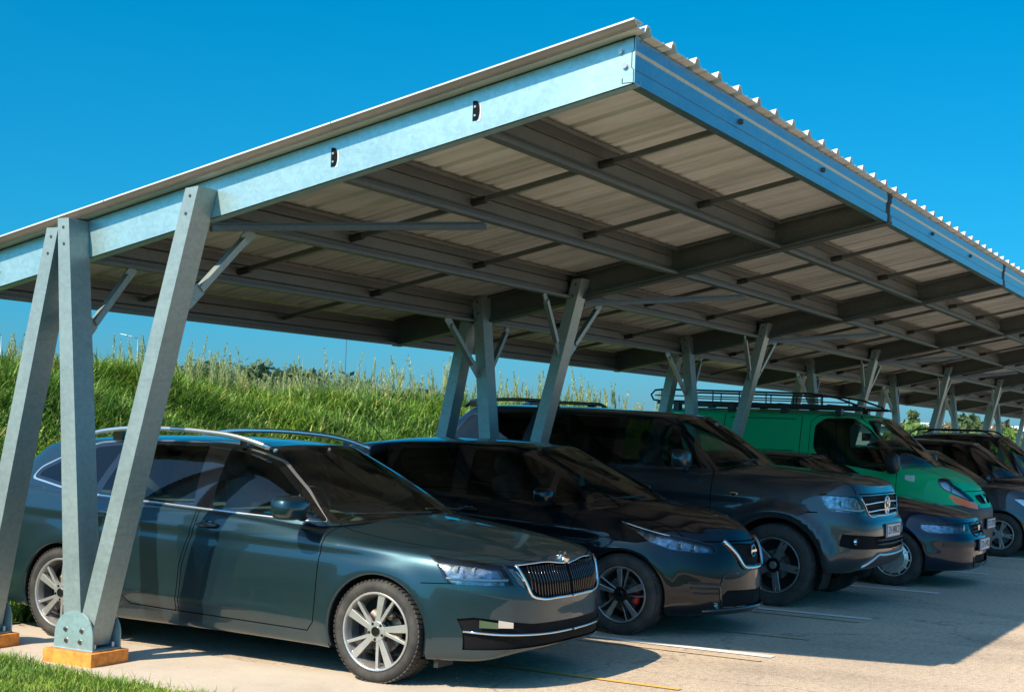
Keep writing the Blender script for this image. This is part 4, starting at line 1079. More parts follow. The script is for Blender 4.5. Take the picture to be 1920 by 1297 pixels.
# ------------------------------------------------------------------ estate car
def flare(ys, z, r, amt, w=.07):
    def fn(Y, Z):
        d = 0
        for y in ys:
            q = np.sqrt((Y-y)**2+(Z-z)**2); d = d+amt*np.exp(-((q-r-.01)/w)**2)*(Z > .16)
        return d
    return fn
def crease(z0, z1, y0, y1, amt, w=.03):
    def fn(Y, Z):
        zc = z0+(z1-z0)*np.clip((Y-y0)/(y1-y0), 0, 1); q = Z-zc; e = np.clip((Y-y0)/.3, 0, 1)*np.clip((y1-Y)/.3, 0, 1)
        return amt*np.exp(-(q/w)**2)*e - amt*.8*np.exp(-((q+w*1.6)/w)**2)*e
    return fn
def bowl(sh, rid, base_name, *a): pass
def estate_car():
    L = 4.667; W = 1.814
    C = dict(L=L, W=W, axles=(.908, 3.588), paint=M['paint_teal'], crown=2.6)
    C['outline'] = [(0, 0), (.25, .008), (.46, .045), (.64, .125), (.77, .27), (.85, .48), (.895, .8), (.905, 1.2), (.907, 2.2), (.905, 3.2), (.895, 3.8), (.86, 4.25), (.78, 4.5), (.6, 4.61), (.3, 4.66), (0, 4.667)]
    C['sections'] = {
        0: [(.16, .235), (.05, .24), (-.01, .275), (.0, .42), (.0, .53), (.02, .66), (.05, .745), (.09, .79)],
        2: [(.16, .225), (.05, .23), (-.005, .265), (.0, .42), (.0, .54), (.02, .67), (.05, .755), (.10, .80)],
        4: [(.16, .18), (.05, .18), (.01, .26), (.0, .44), (-.005, .58), (.01, .70), (.05, .78), (.12, .82)],
        6: [(.12, .18), (.03, .18), (.005, .30), (.0, .48), (.0, .62), (.012, .74), (.055, .825), (.13, .855)],
        8: [(.12, .18), (.055, .20), (.02, .30), (.003, .48), (-.002, .70), (.012, .84), (.04, .94), (.085, .975)],
        10: [(.12, .18), (.03, .20), (.01, .33), (.0, .52), (-.002, .74), (.012, .88), (.045, 1.0), (.09, 1.035)],
        12: [(.12, .22), (.02, .24), (.0, .38), (.0, .56), (.01, .76), (.03, .9), (.06, 1.02), (.09, 1.07)],
        15: [(.12, .26), (.02, .27), (.0, .4), (.0, .58), (.03, .76), (.05, .9), (.07, 1.02), (.10, 1.07)]}
    C['hoodline'] = [(0.05, .78), (.12, .805), (.25, .85), (.45, .895), (.75, .945), (1.05, .985), (1.25, 1.005), (1.5, .99), (2.2, .985), (3.2, 1.0), (4.2, 1.04), (4.6, 1.03)]
    def hf(X, Y):
        k = np.clip((Y-.12)/.3, 0, 1)*np.clip((1.4-Y)/.2, 0, 1); x0 = .40+.10*Y
        return k*(.008*np.exp(-((X-x0)/.035)**2)-.006*np.exp(-((X-x0-.09)/.05)**2))
    C['hoodfn'] = hf
    C['flank'] = [flare(C['axles'], .317, .36, .014), crease(.80, .90, .75, 4.2, .009, .028), crease(.33, .40, 1.3, 3.2, .010, .04)]
    C['base'] = [(0, 1.06, .975), (.35, 1.10, .97), (.60, 1.20, .95), (.745, 1.36, .925), (.80, 1.56, .925), (.828, 2.0, .945), (.832, 2.6, .965), (.825, 3.3, .985), (.79, 3.9, 1.02), (.71, 4.3, 1.04), (.5, 4.47, 1.04), (0, 4.52, 1.04)]
    C['top'] = [(0, 2.02, 1.415), (.3, 2.04, 1.412), (.47, 2.07, 1.405), (.555, 2.17, 1.395), (.59, 2.42, 1.405), (.605, 2.75, 1.412), (.61, 3.1, 1.41), (.60, 3.5, 1.395), (.575, 3.9, 1.365), (.53, 4.13, 1.34), (.4, 4.2, 1.335), (0, 4.24, 1.335)]
    C['roofline'] = [(2.02, 1.42), (2.3, 1.446), (2.8, 1.456), (3.4, 1.444), (4.0, 1.40), (4.24, 1.36)]
    sh = Shell(C); ax = C['axles']
    arch = sh.region('x', 'DELETE')
    for y in ax: sh.cut(arch_poly(y, .357, .317), 'side', arch, filt=lambda c: c.x < -.55)
    G = M['gap']
    # glass and its chrome surround
    f1 = [(1.46, .965), (2.30, 1.0), (2.34, 1.385), (2.12, 1.335), (1.94, 1.28), (1.67, 1.11)]
    f2 = [(2.46, 1.005), (3.33, 1.035), (3.20, 1.375), (2.52, 1.392)]
    f3 = [(3.40, 1.045), (3.62, 1.065), (4.01, 1.12), (3.98, 1.16), (3.74, 1.27), (3.52, 1.345), (3.27, 1.372)]
    allw = [(1.40, .948), (2.4, .985), (3.4, 1.022), (3.65, 1.045), (4.06, 1.105), (4.02, 1.175), (3.77, 1.295), (3.54, 1.372), (3.2, 1.402), (2.5, 1.414), (2.33, 1.408), (2.10, 1.36), (1.92, 1.305), (1.64, 1.13)]
    chrome = sh.region('window_trim', M['satin']); pil = sh.region('window_pillar', M['gloss'])
    hs = lambda c: c.z > .9 and c.y > 1.3
    sh.cut(round_poly(offset_poly(allw, .012), .04), 'side', chrome, filt=hs); sh.cut(round_poly(allw, .04), 'side', pil, filt=hs)
    wn = [sh.region('window', M['glass']) for _ in range(3)]
    for p, r in zip((f1, f2, f3), wn): sh.cut(round_poly(p, .02), 'side', r, filt=hs)
    ws = sh.region('windshield', M['wsglass'], mode='join'); wb = sh.region('windshield_seal', M['gloss'], mode='join')
    wp = [(-.05, .955), (.35, .952), (.60, .945), (.735, .94), (.69, 1.06), (.61, 1.24), (.515, 1.378), (.44, 1.398), (.2, 1.408), (-.05, 1.41)]
    ff = lambda c: c.y < 2.35 and c.z > .9
    sh.cut(wp, 'front', wb, only=[1], filt=ff); sh.cut([(-.05, .98), (.34, .977), (.58, .967), (.70, .957), (.665, 1.06), (.585, 1.24), (.497, 1.36), (.43, 1.383), (.2, 1.393), (-.05, 1.395)], 'front', ws, only=[wb], filt=ff)
    # doors
    dg = sh.region('panel_gap', G); 
    d1 = [(1.32, .94), (1.345, .72), (1.37, .33), (1.42, .27), (2.50, .29), (2.47, .6), (2.39, .85), (2.375, 1.0), (2.385, 1.412), (2.30, 1.43), (2.08, 1.385), (1.90, 1.33), (1.62, 1.16), (1.38, .98)]
    d2 = [(2.393, 1.0), (2.408, .85), (2.488, .6), (2.518, .29), (2.93, .30), (3.04, .38), (3.15, .56), (3.30, .68), (3.44, .76), (3.455, 1.0), (3.24, 1.405), (2.50, 1.432), (2.393, 1.428)]
    fd = sh.region('front_door', C['paint']); rd = sh.region('rear_door', C['paint'])
    fs = lambda c: c.x < -.45
    for p, r in ((d1, fd), (d2, rd)):
        sh.cut(p, 'side', dg, only=[0, 1], filt=fs); sh.cut(offset_poly(p, -.007), 'side', r, only=[dg], filt=fs)
    # bonnet shut line, fuel flap, bumper seam
    hd = sh.region('hood', C['paint'], mode='join')
    hp = [(-.1, .045), (.30, .075), (.42, .115), (.55, .17), (.665, .34), (.725, .60), (.745, .9), (.735, 1.2), (.70, 1.30), (.60, 1.25), (.3, 1.14), (-.1, 1.12)]
    ft = lambda c: c.z > .7 and c.y < 1.6
    sh.cut(offset_poly(hp, .0065), 'top', dg, only=[0], filt=ft, facing=.02); sh.cut(hp, 'top', hd, only=[dg], filt=ft, facing=.02)
    inn = sh.region('dashboard', M['interior'], mode='join'); sh.cut([(-.1, 1.14), (.3, 1.17), (.60, 1.30), (.72, 1.45), (.79, 1.8), (.79, 3.9), (.65, 4.35), (-.1, 4.4)], 'top', inn, only=[0], filt=lambda c: c.z > .9, facing=.3)
    sh.cut(stroke([(.40, .648), (.60, .640)], .006), 'side', dg, only=[0], filt=fs)
    # head lamps
    hl = sh.region('headlight', M['lens']); hl2 = sh.region('inner_headlight', M['lens']); bz = sh.region('headlight_bezel', M['gloss'])
    DG = (V((-.42, -.907, 0)).normalized(), V((-.907, .42, 0)).normalized(), V((0, 0, 1)))   # oblique view onto the corner
    oc = sh.on_side(.5, .72); ic = sh.on_front(.5, .70)
    def dcoord(p): return p.dot(DG[1])
    uo = dcoord(oc); 
    uA = dcoord(sh.on_front(.625, .7)); uB = dcoord(sh.on_front(.545, .66))
    P1 = [(uo, .795), (uA+.02, .762), (uA-.045, .642), (uo-.035, .645)]
    P2 = [(uA-.005, .762), (uB+.0, .752), (uB-.085, .605), (uB-.075, .598), (uA-.085, .648)]
    for P, r in ((P1, hl), (P2, hl2)):
        sh.cut(offset_poly(P, .010), DG, bz, only=[0], filt=lambda c: c.x < -.2 and c.y < .9); sh.cut(P, DG, r, only=[bz], filt=lambda c: c.x < -.2 and c.y < .9)
    # grille openings
    gr = sh.region('grille', M['mesh'], mode='join', push=.02); lg = sh.region('lower_grille', M['mesh'], mode='join', push=.012)
    gp = [(-.02, .745), (.14, .757), (.20, .762), (.545, .757), (.465, .575), (.38, .553), (-.02, .545)]
    sh.cut(gp, 'front', gr, only=[0], filt=lambda c: c.y < .4, facing=.02)
    lp = [(-.02, .40), (.45, .405), (.56, .418), (.775, .452), (.815, .44), (.80, .37), (.79, .255), (.45, .262), (-.02, .268)]
    sh.cut(lp, 'front', lg, only=[0], filt=lambda c: c.y < .6, facing=.02)
    # copies for lamp internals before export
    lampin = []
    for rid in (hl, hl2):
        fs_ = [f for f in sh.bm.faces if f.material_index == rid]; lampin.append([[(tuple(v.co), tuple(v[sh.nl])) for v in f.verts] for f in fs_])
    root = thing('parked_car', 'dark teal-grey estate car with silver roof rails, nearest the camera behind the steel posts', 'car', (0, 0, 0))
    # trims that need the shell for projection
    TR = MB()
    TR.tube(surf_tube(sh, [(0, .745), (.12, .755), (.20, .764), (.545, .760)], 'front', 0, .003), .006, 6)
    TR.tube(both(surf_tube(sh, [(0, .745), (.12, .755), (.20, .764), (.545, .760)], 'front', 0, .003)), .006, 6)
    for b in (0, 1):
        q = surf_tube(sh, [(.545, .760), (.50, .66), (.462, .575), (.38, .553), (.2, .548), (0, .545)], 'front', 0, .003)
        TR.tube(both(q) if b else q, .0095, 8)
        q = surf_tube(sh, [(0, .335), (.3, .337), (.55, .345), (.72, .355), (.80, .366)], 'front', 0, .006); TR.tube(both(q) if b else q, .008, 6)
    SL_ = MB()
    for i in range(-15, 16):
        u = i*.030
        if i == 0: continue
        zt = .75 if abs(u) > .17 else .738; zl = .556+max(0, abs(u)-.36)*.6; 
        a = sh.on_front(abs(u), zt, -.004); b_ = sh.on_front(abs(u), (zt+zl)/2, -.002); c_ = sh.on_front(abs(u), zl, -.004)
        if None in (a, b_, c_): continue
        sg = -1 if u < 0 else 1; P = [V((sg*abs(p.x), p.y, p.z)) for p in (a, b_, c_)]
        SL_.tube(P, .0055, 6)
    FLS = []
    fogp = [sh.on_front(u, .405, .004) for u in (.60, .68, .755)]
    for sgn in (1, -1):
        FL = MB(); FLS.append(FL)
        for i in range(2):
            a, b_ = fogp[i], fogp[i+1]
            FL.add([(sgn*a.x, a.y-.002, .386), (sgn*b_.x, b_.y-.002, .39), (sgn*b_.x, b_.y-.002, .436), (sgn*a.x, a.y-.002, .420)], [(0, 3, 2, 1) if sgn > 0 else (0, 1, 2, 3)])
    made = sh.export(root, None)
    body = made['body'][0]
    TR.build('grille_trim', M['chrome'], root, smooth=True); SL_.build('grille_bars', M['gloss'], made['grille'][0], smooth=True)
    for FL in FLS: FL.build('fog_light', M['chrome'], root)
    for nm, data, k in (('reflector', lampin[0], .05), ('reflector', lampin[1], .035)):
        for sg in (1, -1):
            vs = []; fs2 = []
            for f in data:
                b = len(vs)
                for co_, n_ in f: vs.append(((co_[0]-n_[0]*k)*sg, co_[1]-n_[1]*k, co_[2]-n_[2]*k))
                r = list(range(b, b+len(f))); fs2.append(r if sg > 0 else r[::-1])
            mesh_obj('lamp_reflector', vs, fs2, M['bowl_mid'] if k == .05 else M['bowl_bright'], made['headlight'][0 if sg > 0 else 1], False)
    for s, hd_ in ((-1, made['headlight'][0]), (1, made['headlight'][1])):
        for (u, yy, zz, rr) in ((.70, .325, .718, .027), (.752, .415, .724, .024)): lamp_unit(hd_, s*u, yy, zz, rr)
        q = [sh.on_front(.615, .672), sh.on_front(.66, .672), sh.on_front(.71, .672), sh.on_side(.36, .672), sh.on_side(.46, .674)]
        MB().tube([V((p.x*-s*.985, p.y+.014, p.z)) for p in q if p], .008, 6).build('light_strip', M['white'], hd_, smooth=True)
    for s, hd_ in ((-1, made['inner_headlight'][0]), (1, made['inner_headlight'][1])):
        q = [sh.on_front(.555, .735), sh.on_front(.51, .67), sh.on_front(.475, .635)]
        MB().tube([V((p.x*-s, p.y+.012, p.z)) for p in q if p], [.006, .014, .008], 6).build('light_strip', M['chrome'], hd_, smooth=True)
    for y in ax:
        arch_pieces(sh, body, C['paint'], y, .317, .357)
    for s in (-1, 1):
        for y in ax: make_wheel(root, (s*.888, y, .317), s, .317, .225, .243, 'octavia', M['alloy'])
    underbody(root, C); cabin(root, C, (2.0, 2.95), .86)
    mb = MB(); mb.tube([V((-.37+.18*math.cos(t), 1.78+.05*math.sin(t), .98+.16*math.sin(t))) for t in np.linspace(0, 2*PI, 20)], .014, 6); mb.box((-.41, 1.7, .93), (-.33, 1.8, 1.0))
    mb.build('steering_wheel', M['interior'], root, smooth=True)
    mb = MB(); mb.sphere((0, 1.98, 1.335), .06, 12, 0, (1.9, .4, .55)); mb.cyl((0, 1.98, 1.34), (0, 1.95, 1.40), .012, 8); mb.build('rear_view_mirror', M['interior'], root, smooth=True)
    # roof rails
    for s in (-1, 1):
        mb = MB(); P = [(s*.60, 3.72, 1.395), (s*.605, 3.62, 1.437), (s*.61, 3.40, 1.474), (s*.612, 3.03, 1.494), (s*.612, 2.6, 1.488), (s*.606, 2.3, 1.462), (s*.598, 2.12, 1.425), (s*.59, 2.02, 1.396)]
        q = sample_curve(P, 40)[0]; mb.tube(q, .014, 10, flat=1.35)
        mb.build('roof_rail', M['satin'], root, smooth=True)
        MB().box((min(s*.595, s*.618), 3.33, 1.40), (max(s*.595, s*.618), 3.42, 1.465)).build('rail_foot', M['gloss'], root); MB().box((min(s*.59, s*.612), 2.2, 1.39), (max(s*.59, s*.612), 2.26, 1.44)).build('rail_foot', M['gloss'], root)
    mirror_part(root, C['paint'], (-.86, 1.52, .99), -1, 1.08, cw=.27, ch=.14)
    for (n_, y0, y1, z) in (('front_door', 2.18, 2.37, .885), ('rear_door', 3.08, 3.27, .905)):
        for i, s in enumerate((-1, 1)): handle_part(made[n_][i], sh, y0, y1, z, C['paint'], s)
    # badge, stickers, wipers, mud flaps
    mb = MB()
    c = sh.on_top(.0005, .078); c2 = sh.on_top(.0005, .118); c.x = 0; t_ = (c2-c).normalized(); d = V((0, -t_.z, t_.y)).normalized(); c = V((0, c.y, c.z))
    c = c+d*.014; mb.cyl(c-d*.035, c+d*.005, .042, 24, 0); mb.cyl(c+d*.006, c+d*.008, .033, 24, 1); mb.beam(c+d*.009+V((-.02, 0, -.012)), c+d*.009+V((.012, .006, .018)), .012, .004, m=0); mb.cyl(c+d*.008+V((.008, 0, .008)), c+d*.0105+V((.008, 0, .008)), .011, 12, 0); mb.cyl(c+d*.0105+V((.008, 0, .008)), c+d*.0108+V((.008, 0, .008)), .005, 8, 1)
    mb.build('bonnet_badge', [M['chrome'], M['gloss']], root, smooth=False)
    mb = MB(); mb.sphere((-.50, 2.04, 1.375), .022, 10, 0, (1.3, .25, .8)); mb.build('vignette_sticker', M['white'], root)
    mb = MB(); mb.tube([(.02, 1.10, 1.0), (-.3, 1.15, 1.005), (-.62, 1.30, 1.0)], .008, 6); mb.tube([(.6, 1.22, .995), (.3, 1.18, 1.015), (.05, 1.16, 1.02)], .008, 6); mb.build('wiper', M['plastic'], root)
    for s in (-1, 1): mb = MB(); mb.box((min(s*.62, s*.80), .50, .13), (max(s*.62, s*.80), .53, .2)); mb.build('air_deflector', M['plastic'], root)
    return root
M['paint_black'] = car_paint('gloss_black_paint', (.003, .005, .008), .1, .3, .02, coat=.8)
M['paint_grey'] = car_paint('dark_grey_metallic_paint', (.034, .044, .050), .5, .33, .16, (.16, .15, .14), coat=.8)
M['paint_navy'] = car_paint('dark_navy_paint', (.004, .012, .030), .3, .3, .04, coat=.8)
M['paint_green'] = car_paint('bright_green_van_paint', (.0, .50, .19), .0, .45, .05, coat=.3)
M['paint_blue'] = car_paint('dark_slate_blue_paint', (.02, .035, .045), .5, .35, .2)
M['paint_dark'] = car_paint('almost_black_paint', (.012, .013, .016), .4, .35, .25)

def black_hatch():
    C = dict(L=4.49, W=1.79, axles=(.805, 3.505), paint=M['paint_black'], crown=2.4, r=.316, arch=.350, rim=.222, wheel='leaf', tw=.215)
    C['outline'] = [(0, 0), (.18, .018), (.36, .072), (.54, .17), (.70, .32), (.82, .52), (.878, .8), (.893, 1.2), (.895, 2.2), (.893, 3.2), (.875, 3.8), (.82, 4.2), (.72, 4.38), (.5, 4.46), (.25, 4.485), (0, 4.49)]
    C['sections'] = {
        0: [(.10, .17), (.02, .18), (-.01, .26), (.0, .42), (.015, .56), (.03, .66), (.05, .74), (.09, .80)],
        3: [(.12, .17), (.03, .18), (-.005, .26), (.0, .42), (.01, .56), (.04, .68), (.09, .775), (.15, .83)],
        5: [(.12, .17), (.04, .18), (.005, .28), (.0, .46), (.005, .62), (.03, .75), (.09, .85), (.16, .89)],
        7: [(.12, .17), (.03, .18), (.005, .30), (.0, .5), (.0, .66), (.015, .80), (.06, .90), (.12, .95)],
        8: [(.12, .17), (.05, .20), (.02, .32), (.003, .5), (.0, .70), (.015, .85), (.05, .95), (.085, .985)],
        10: [(.12, .17), (.03, .20), (.01, .34), (.0, .54), (.0, .76), (.012, .93), (.05, 1.06), (.09, 1.10)],
        12: [(.12, .22), (.02, .24), (.0, .4), (.0, .6), (.01, .8), (.03, .98), (.06, 1.1), (.09, 1.14)],
        15: [(.12, .26), (.02, .27), (.0, .4), (.0, .6), (.03, .8), (.05, .95), (.07, 1.06), (.10, 1.1)]}
    C['hoodline'] = [(.06, .79), (.15, .85), (.3, .915), (.5, .965), (.7, 1.005), (.95, 1.035), (1.3, 1.0), (2.2, .99), (3.2, 1.0), (4.4, 1.05)]
    C['hoodfn'] = lambda X, Y: np.clip((Y-.1)/.3, 0, 1)*np.clip((1.2-Y)/.3, 0, 1)*.014*np.exp(-((X-.34-.12*Y)/.05)**2)
    C['flank'] = [flare(C['axles'], .316, .355, .016), crease(.78, .93, .9, 4.0, .010, .03), crease(.34, .44, 1.3, 3.1, .012, .045)]
    C['base'] = [(0, .84, 1.0), (.35, .89, .995), (.6, 1.0, .98), (.74, 1.16, .945), (.79, 1.4, .94), (.815, 1.9, .96), (.82, 2.6, 1.0), (.80, 3.3, 1.06), (.74, 3.8, 1.1), (.64, 4.1, 1.1), (.4, 4.22, 1.1), (0, 4.26, 1.1)]
    C['top'] = [(0, 1.80, 1.435), (.3, 1.82, 1.432), (.45, 1.87, 1.42), (.53, 1.98, 1.408), (.565, 2.2, 1.42), (.58, 2.5, 1.432), (.585, 2.9, 1.43), (.57, 3.3, 1.41), (.54, 3.65, 1.375), (.5, 3.85, 1.35), (.35, 3.92, 1.345), (0, 3.95, 1.345)]
    C['roofline'] = [(1.8, 1.44), (2.1, 1.47), (2.5, 1.482), (3.0, 1.475), (3.5, 1.43), (3.95, 1.36)]
    f0 = [(1.20, 1.012), (1.46, .985), (1.50, 1.20), (1.40, 1.15)]
    f1 = [(1.52, .985), (2.28, 1.01), (2.32, 1.39), (2.08, 1.39), (1.80, 1.345), (1.55, 1.235)]
    f2 = [(2.42, 1.02), (3.10, 1.07), (3.06, 1.375), (2.48, 1.40)]
    f3 = [(3.17, 1.08), (3.45, 1.14), (3.4, 1.27), (3.14, 1.365)]
    allw = [(1.13, 1.012), (1.5, .965), (2.4, .995), (3.2, 1.055), (3.52, 1.13), (3.45, 1.3), (3.1, 1.40), (2.5, 1.42), (2.06, 1.415), (1.78, 1.368), (1.5, 1.245)]
    C['side'] = [('window_pillar', 'gloss', allw, .03), ('window', 'darkglass', f0, .02), ('window', 'midglass', f1, .02), ('window', 'darkglass', f2, .02), ('window', 'darkglass', f3, .02)]
    C['ws'] = ([(-.05, .98), (.35, .98), (.6, .965), (.73, .955), (.67, 1.12), (.57, 1.30), (.49, 1.40), (.42, 1.415), (-.05, 1.428)], [(-.05, 1.0), (.35, 1.0), (.58, .985), (.70, .975), (.645, 1.12), (.545, 1.30), (.47, 1.385), (.41, 1.402), (-.05, 1.414)])
    C['wsmax'] = 2.15; C['wsg'] = 'wsglass'
    C['doors'] = [('front_door', [(1.22, .95), (1.25, .7), (1.30, .32), (1.36, .27), (2.40, .29), (2.38, .7), (2.35, 1.0), (2.36, 1.43), (2.05, 1.435), (1.75, 1.385), (1.45, 1.25), (1.25, 1.05)]), ('rear_door', [(2.36, 1.0), (2.39, .7), (2.41, .29), (2.86, .3), (2.98, .42), (3.1, .6), (3.3, .72), (3.36, .95), (3.34, 1.1), (3.13, 1.40), (2.4, 1.435), (2.37, 1.43)])]
    C['hood'] = [(-.1, .05), (.25, .075), (.42, .14), (.55, .23), (.66, .42), (.70, .7), (.71, 1.0), (.66, 1.08), (.5, 1.0), (.3, .93), (-.1, .90)]
    C['floor'] = [(-.1, .93), (.3, .97), (.6, 1.1), (.74, 1.3), (.78, 1.8), (.76, 3.6), (.6, 4.0), (-.1, 4.1)]
    C['lamps'] = [('headlight', 'lens', [('s', .84, .878), ('s', .62, .83), ('s', .42, .785), ('f', .56, .745), ('f', .46, .715), ('f', .46, .665), ('f', .60, .668), ('s', .44, .69), ('s', .60, .745)], .007)]
    C['bulbs'] = [(.60, .30, .70, .024), (.68, .38, .715, .024)]; C['bowl'] = 'bowl_mid'
    C['front'] = [('grille', 'mesh', 'front', [(-.02, .72), (.27, .73), (.315, .72), (.20, .56), (-.02, .55)], .012), ('lower_grille', 'mesh', 'front', [(-.02, .36), (.40, .37), (.46, .33), (.44, .235), (-.02, .23)], .02)]
    C['tubes'] = [('grille_trim', 'chrome', 'front', [(.36, .755), (.28, .65), (.20, .545), (.12, .535), (0, .532)], .018), ('lamp_trim', 'chrome', 'side', [(.84, .88), (.66, .835), (.46, .79)], .005), ('intake_bars', 'plastic', 'front', [(.48, .42), (.60, .43), (.70, .44)], .007), ('intake_bars', 'plastic', 'front', [(.48, .385), (.60, .39), (.68, .395)], .007), ('intake_bars', 'plastic', 'front', [(.48, .35), (.60, .352), (.66, .355)], .007), ('bumper_crease', 'gloss', 'front', [(.28, .50), (.42, .49), (.47, .40), (.47, .28)], .006), ('lower_lip', 'gloss', 'front', [(0, .225), (.4, .22), (.6, .21)], .014)]
    C['seats'] = (1.75, 2.7); C['seatz'] = .86
    C['handles'] = [('front_door', 2.12, 2.3, .90)]
    C['mirror'] = (.83, 1.48, 1.0, .95, .22, .14, None); C['wiper'] = [(.1, .95), (.4, 1.0), (.65, 1.15)]; C['mchrome'] = False
    C['hoodcut'] = .742
    return C
C7 = black_hatch()
leaf, sh_, made_ = vehicle(C7, 'gloss black five-door hatchback with a V-shaped chrome grille and red brake caliper')
mb = MB(); c = sh_.on_front(.0005, .665, .006)
mb.tube([V((.045*math.cos(t), c.y, c.z+.045*math.sin(t))) for t in np.linspace(0, 2*PI, 24)], .007, 6); mb.box((-.062, c.y-.008, c.z-.009), (.062, c.y+.002, c.z+.009)); mb.build('grille_badge', M['chrome'], leaf, smooth=False)
q = sh_.on_front(.50, .255, .004); mb = MB(); qq = V((-.50, q.y-.006, .262)); mb.cyl(qq+V((0, .02, 0)), qq, .030, 20, 0); mb.cyl(qq, qq+V((0, -.002, 0)), .022, 20, 1); mb.build('fog_light', [M['chrome'], M['lampbowl']], leaf, smooth=False)
mb = MB(); mb.tube([(-.10, 3.60, 1.41), (-.10, 3.72, 1.53), (-.10, 3.80, 1.60)], [.006, .004, .003], 6); mb.sphere((-.10, 3.60, 1.405), .03, 10, 0, (.8, 1.4, .6)); mb.build('aerial', M['plastic'], leaf, smooth=True)
mb = MB(); mb.extr([(-.165, 1.11), (-.055, 1.11), (-.098, 1.235), (-.12, 1.235)], 1.54, 1.544, 'y'); mb.tube([(-.11, 1.542, 1.233), (-.10, 1.60, 1.33)], .003, 5)
o_ = mb.build('hanging_card', M['teal'], leaf)
mb = MB(); mb.sphere((-.44, 1.86, 1.385), .02, 8, 0, (1.4, .25, .7)); mb.build('vignette_sticker', M['white'], leaf)

def pickup():
    C = dict(L=5.25, W=1.95, axles=(.86, 3.955), paint=M['paint_grey'], crown=2.6, r=.385, arch=.455, rim=.262, wheel='amarok', tw=.25, uz=.38)
    C['outline'] = [(0, 0), (.3, .006), (.56, .035), (.74, .10), (.85, .23), (.905, .45), (.94, .8), (.955, 1.2), (.955, 2.2), (.955, 3.4), (.955, 4.4), (.94, 4.9), (.90, 5.15), (.8, 5.22), (.4, 5.25), (0, 5.25)]
    C['sections'] = {
        0: [(.22, .36), (.10, .37), (.0, .46), (-.015, .60), (-.01, .80), (.045, .87), (.06, 1.04), (.10, 1.135)],
        2: [(.22, .36), (.10, .37), (.0, .46), (-.015, .60), (-.01, .80), (.045, .87), (.06, 1.05), (.10, 1.155)],
        4: [(.16, .34), (.06, .35), (.0, .46), (.0, .62), (.0, .82), (.03, .95), (.05, 1.10), (.11, 1.19)],
        6: [(.12, .36), (.05, .38), (.01, .50), (.0, .66), (.0, .86), (.02, 1.02), (.06, 1.14), (.14, 1.21)],
        8: [(.12, .34), (.05, .36), (.02, .48), (.005, .66), (.0, .88), (.015, 1.04), (.04, 1.17), (.08, 1.23)],
        11: [(.12, .36), (.05, .38), (.02, .5), (.005, .68), (.0, .9), (.01, 1.06), (.035, 1.18), (.07, 1.24)],
        13: [(.12, .4), (.05, .42), (.02, .52), (.005, .7), (.0, .9), (.01, 1.06), (.035, 1.18), (.07, 1.24)],
        15: [(.12, .4), (.02, .42), (.0, .52), (.0, .7), (.0, .9), (.01, 1.06), (.035, 1.18), (.07, 1.24)]}
    C['hoodline'] = [(.07, 1.13), (.2, 1.20), (.4, 1.24), (.8, 1.275), (1.1, 1.295), (1.35, 1.305), (1.7, 1.26), (3, 1.24), (5.2, 1.24)]
    C['hoodfn'] = lambda X, Y: np.clip((Y-.15)/.3, 0, 1)*np.clip((1.5-Y)/.3, 0, 1)*(.018*np.exp(-((X-.56)/.06)**2))
    C['flank'] = [flare(C['axles'], .385, .495, .058, .055), crease(1.0, 1.06, .9, 5.0, .010, .035)]
    C['base'] = [(0, 1.20, 1.26), (.4, 1.25, 1.255), (.66, 1.36, 1.24), (.80, 1.52, 1.205), (.85, 1.75, 1.20), (.865, 2.3, 1.205), (.87, 3.0, 1.21), (.87, 3.9, 1.21), (.865, 4.6, 1.21), (.84, 5.02, 1.21), (.6, 5.12, 1.21), (0, 5.15, 1.21)]
    C['top'] = [(0, 1.98, 1.765), (.35, 2.0, 1.762), (.50, 2.05, 1.75), (.58, 2.15, 1.74), (.61, 2.4, 1.76), (.625, 2.8, 1.775), (.64, 3.2, 1.785), (.66, 3.7, 1.80), (.66, 4.1, 1.80), (.63, 4.36, 1.785), (.5, 4.42, 1.78), (0, 4.45, 1.78)]
    C['roofline'] = [(1.98, 1.77), (2.3, 1.80), (2.8, 1.815), (3.4, 1.83), (4.0, 1.83), (4.45, 1.80)]
    f1 = [(1.66, 1.26), (2.50, 1.265), (2.52, 1.715), (2.20, 1.70), (1.97, 1.60)]
    f2 = [(2.62, 1.265), (3.36, 1.275), (3.34, 1.72), (2.62, 1.725)]
    f3 = [(3.72, 1.30), (4.62, 1.32), (4.36, 1.70), (3.62, 1.745)]
    C['side'] = [('window_pillar', 'gloss', [(1.60, 1.25), (3.42, 1.26), (3.40, 1.735), (2.55, 1.74), (2.17, 1.72), (1.93, 1.61)], .03), ('window', 'midglass', f1, .03), ('window', 'darkglass', f2, .03), ('window_seal', 'gloss', offset_poly(f3, .02), .04), ('window', 'darkglass', f3, .04)]
    C['ws'] = ([(-.05, 1.24), (.4, 1.235), (.66, 1.225), (.78, 1.22), (.72, 1.40), (.62, 1.62), (.54, 1.73), (.45, 1.75), (-.05, 1.757)], [(-.05, 1.27), (.4, 1.265), (.64, 1.25), (.75, 1.245), (.69, 1.41), (.595, 1.61), (.515, 1.71), (.43, 1.728), (-.05, 1.738)])
    C['wsmax'] = 2.4; C['zbelt'] = 1.1; C['hoodz'] = .9
    C['doors'] = [('front_door', [(1.50, 1.2), (1.50, .8), (1.50, .50), (1.55, .44), (2.56, .44), (2.56, 1.0), (2.56, 1.745), (2.18, 1.735), (1.92, 1.64), (1.56, 1.27)]), ('rear_door', [(2.575, 1.0), (2.575, .44), (3.38, .44), (3.46, .6), (3.5, .9), (3.48, 1.3), (3.44, 1.755), (2.575, 1.75)]), ]
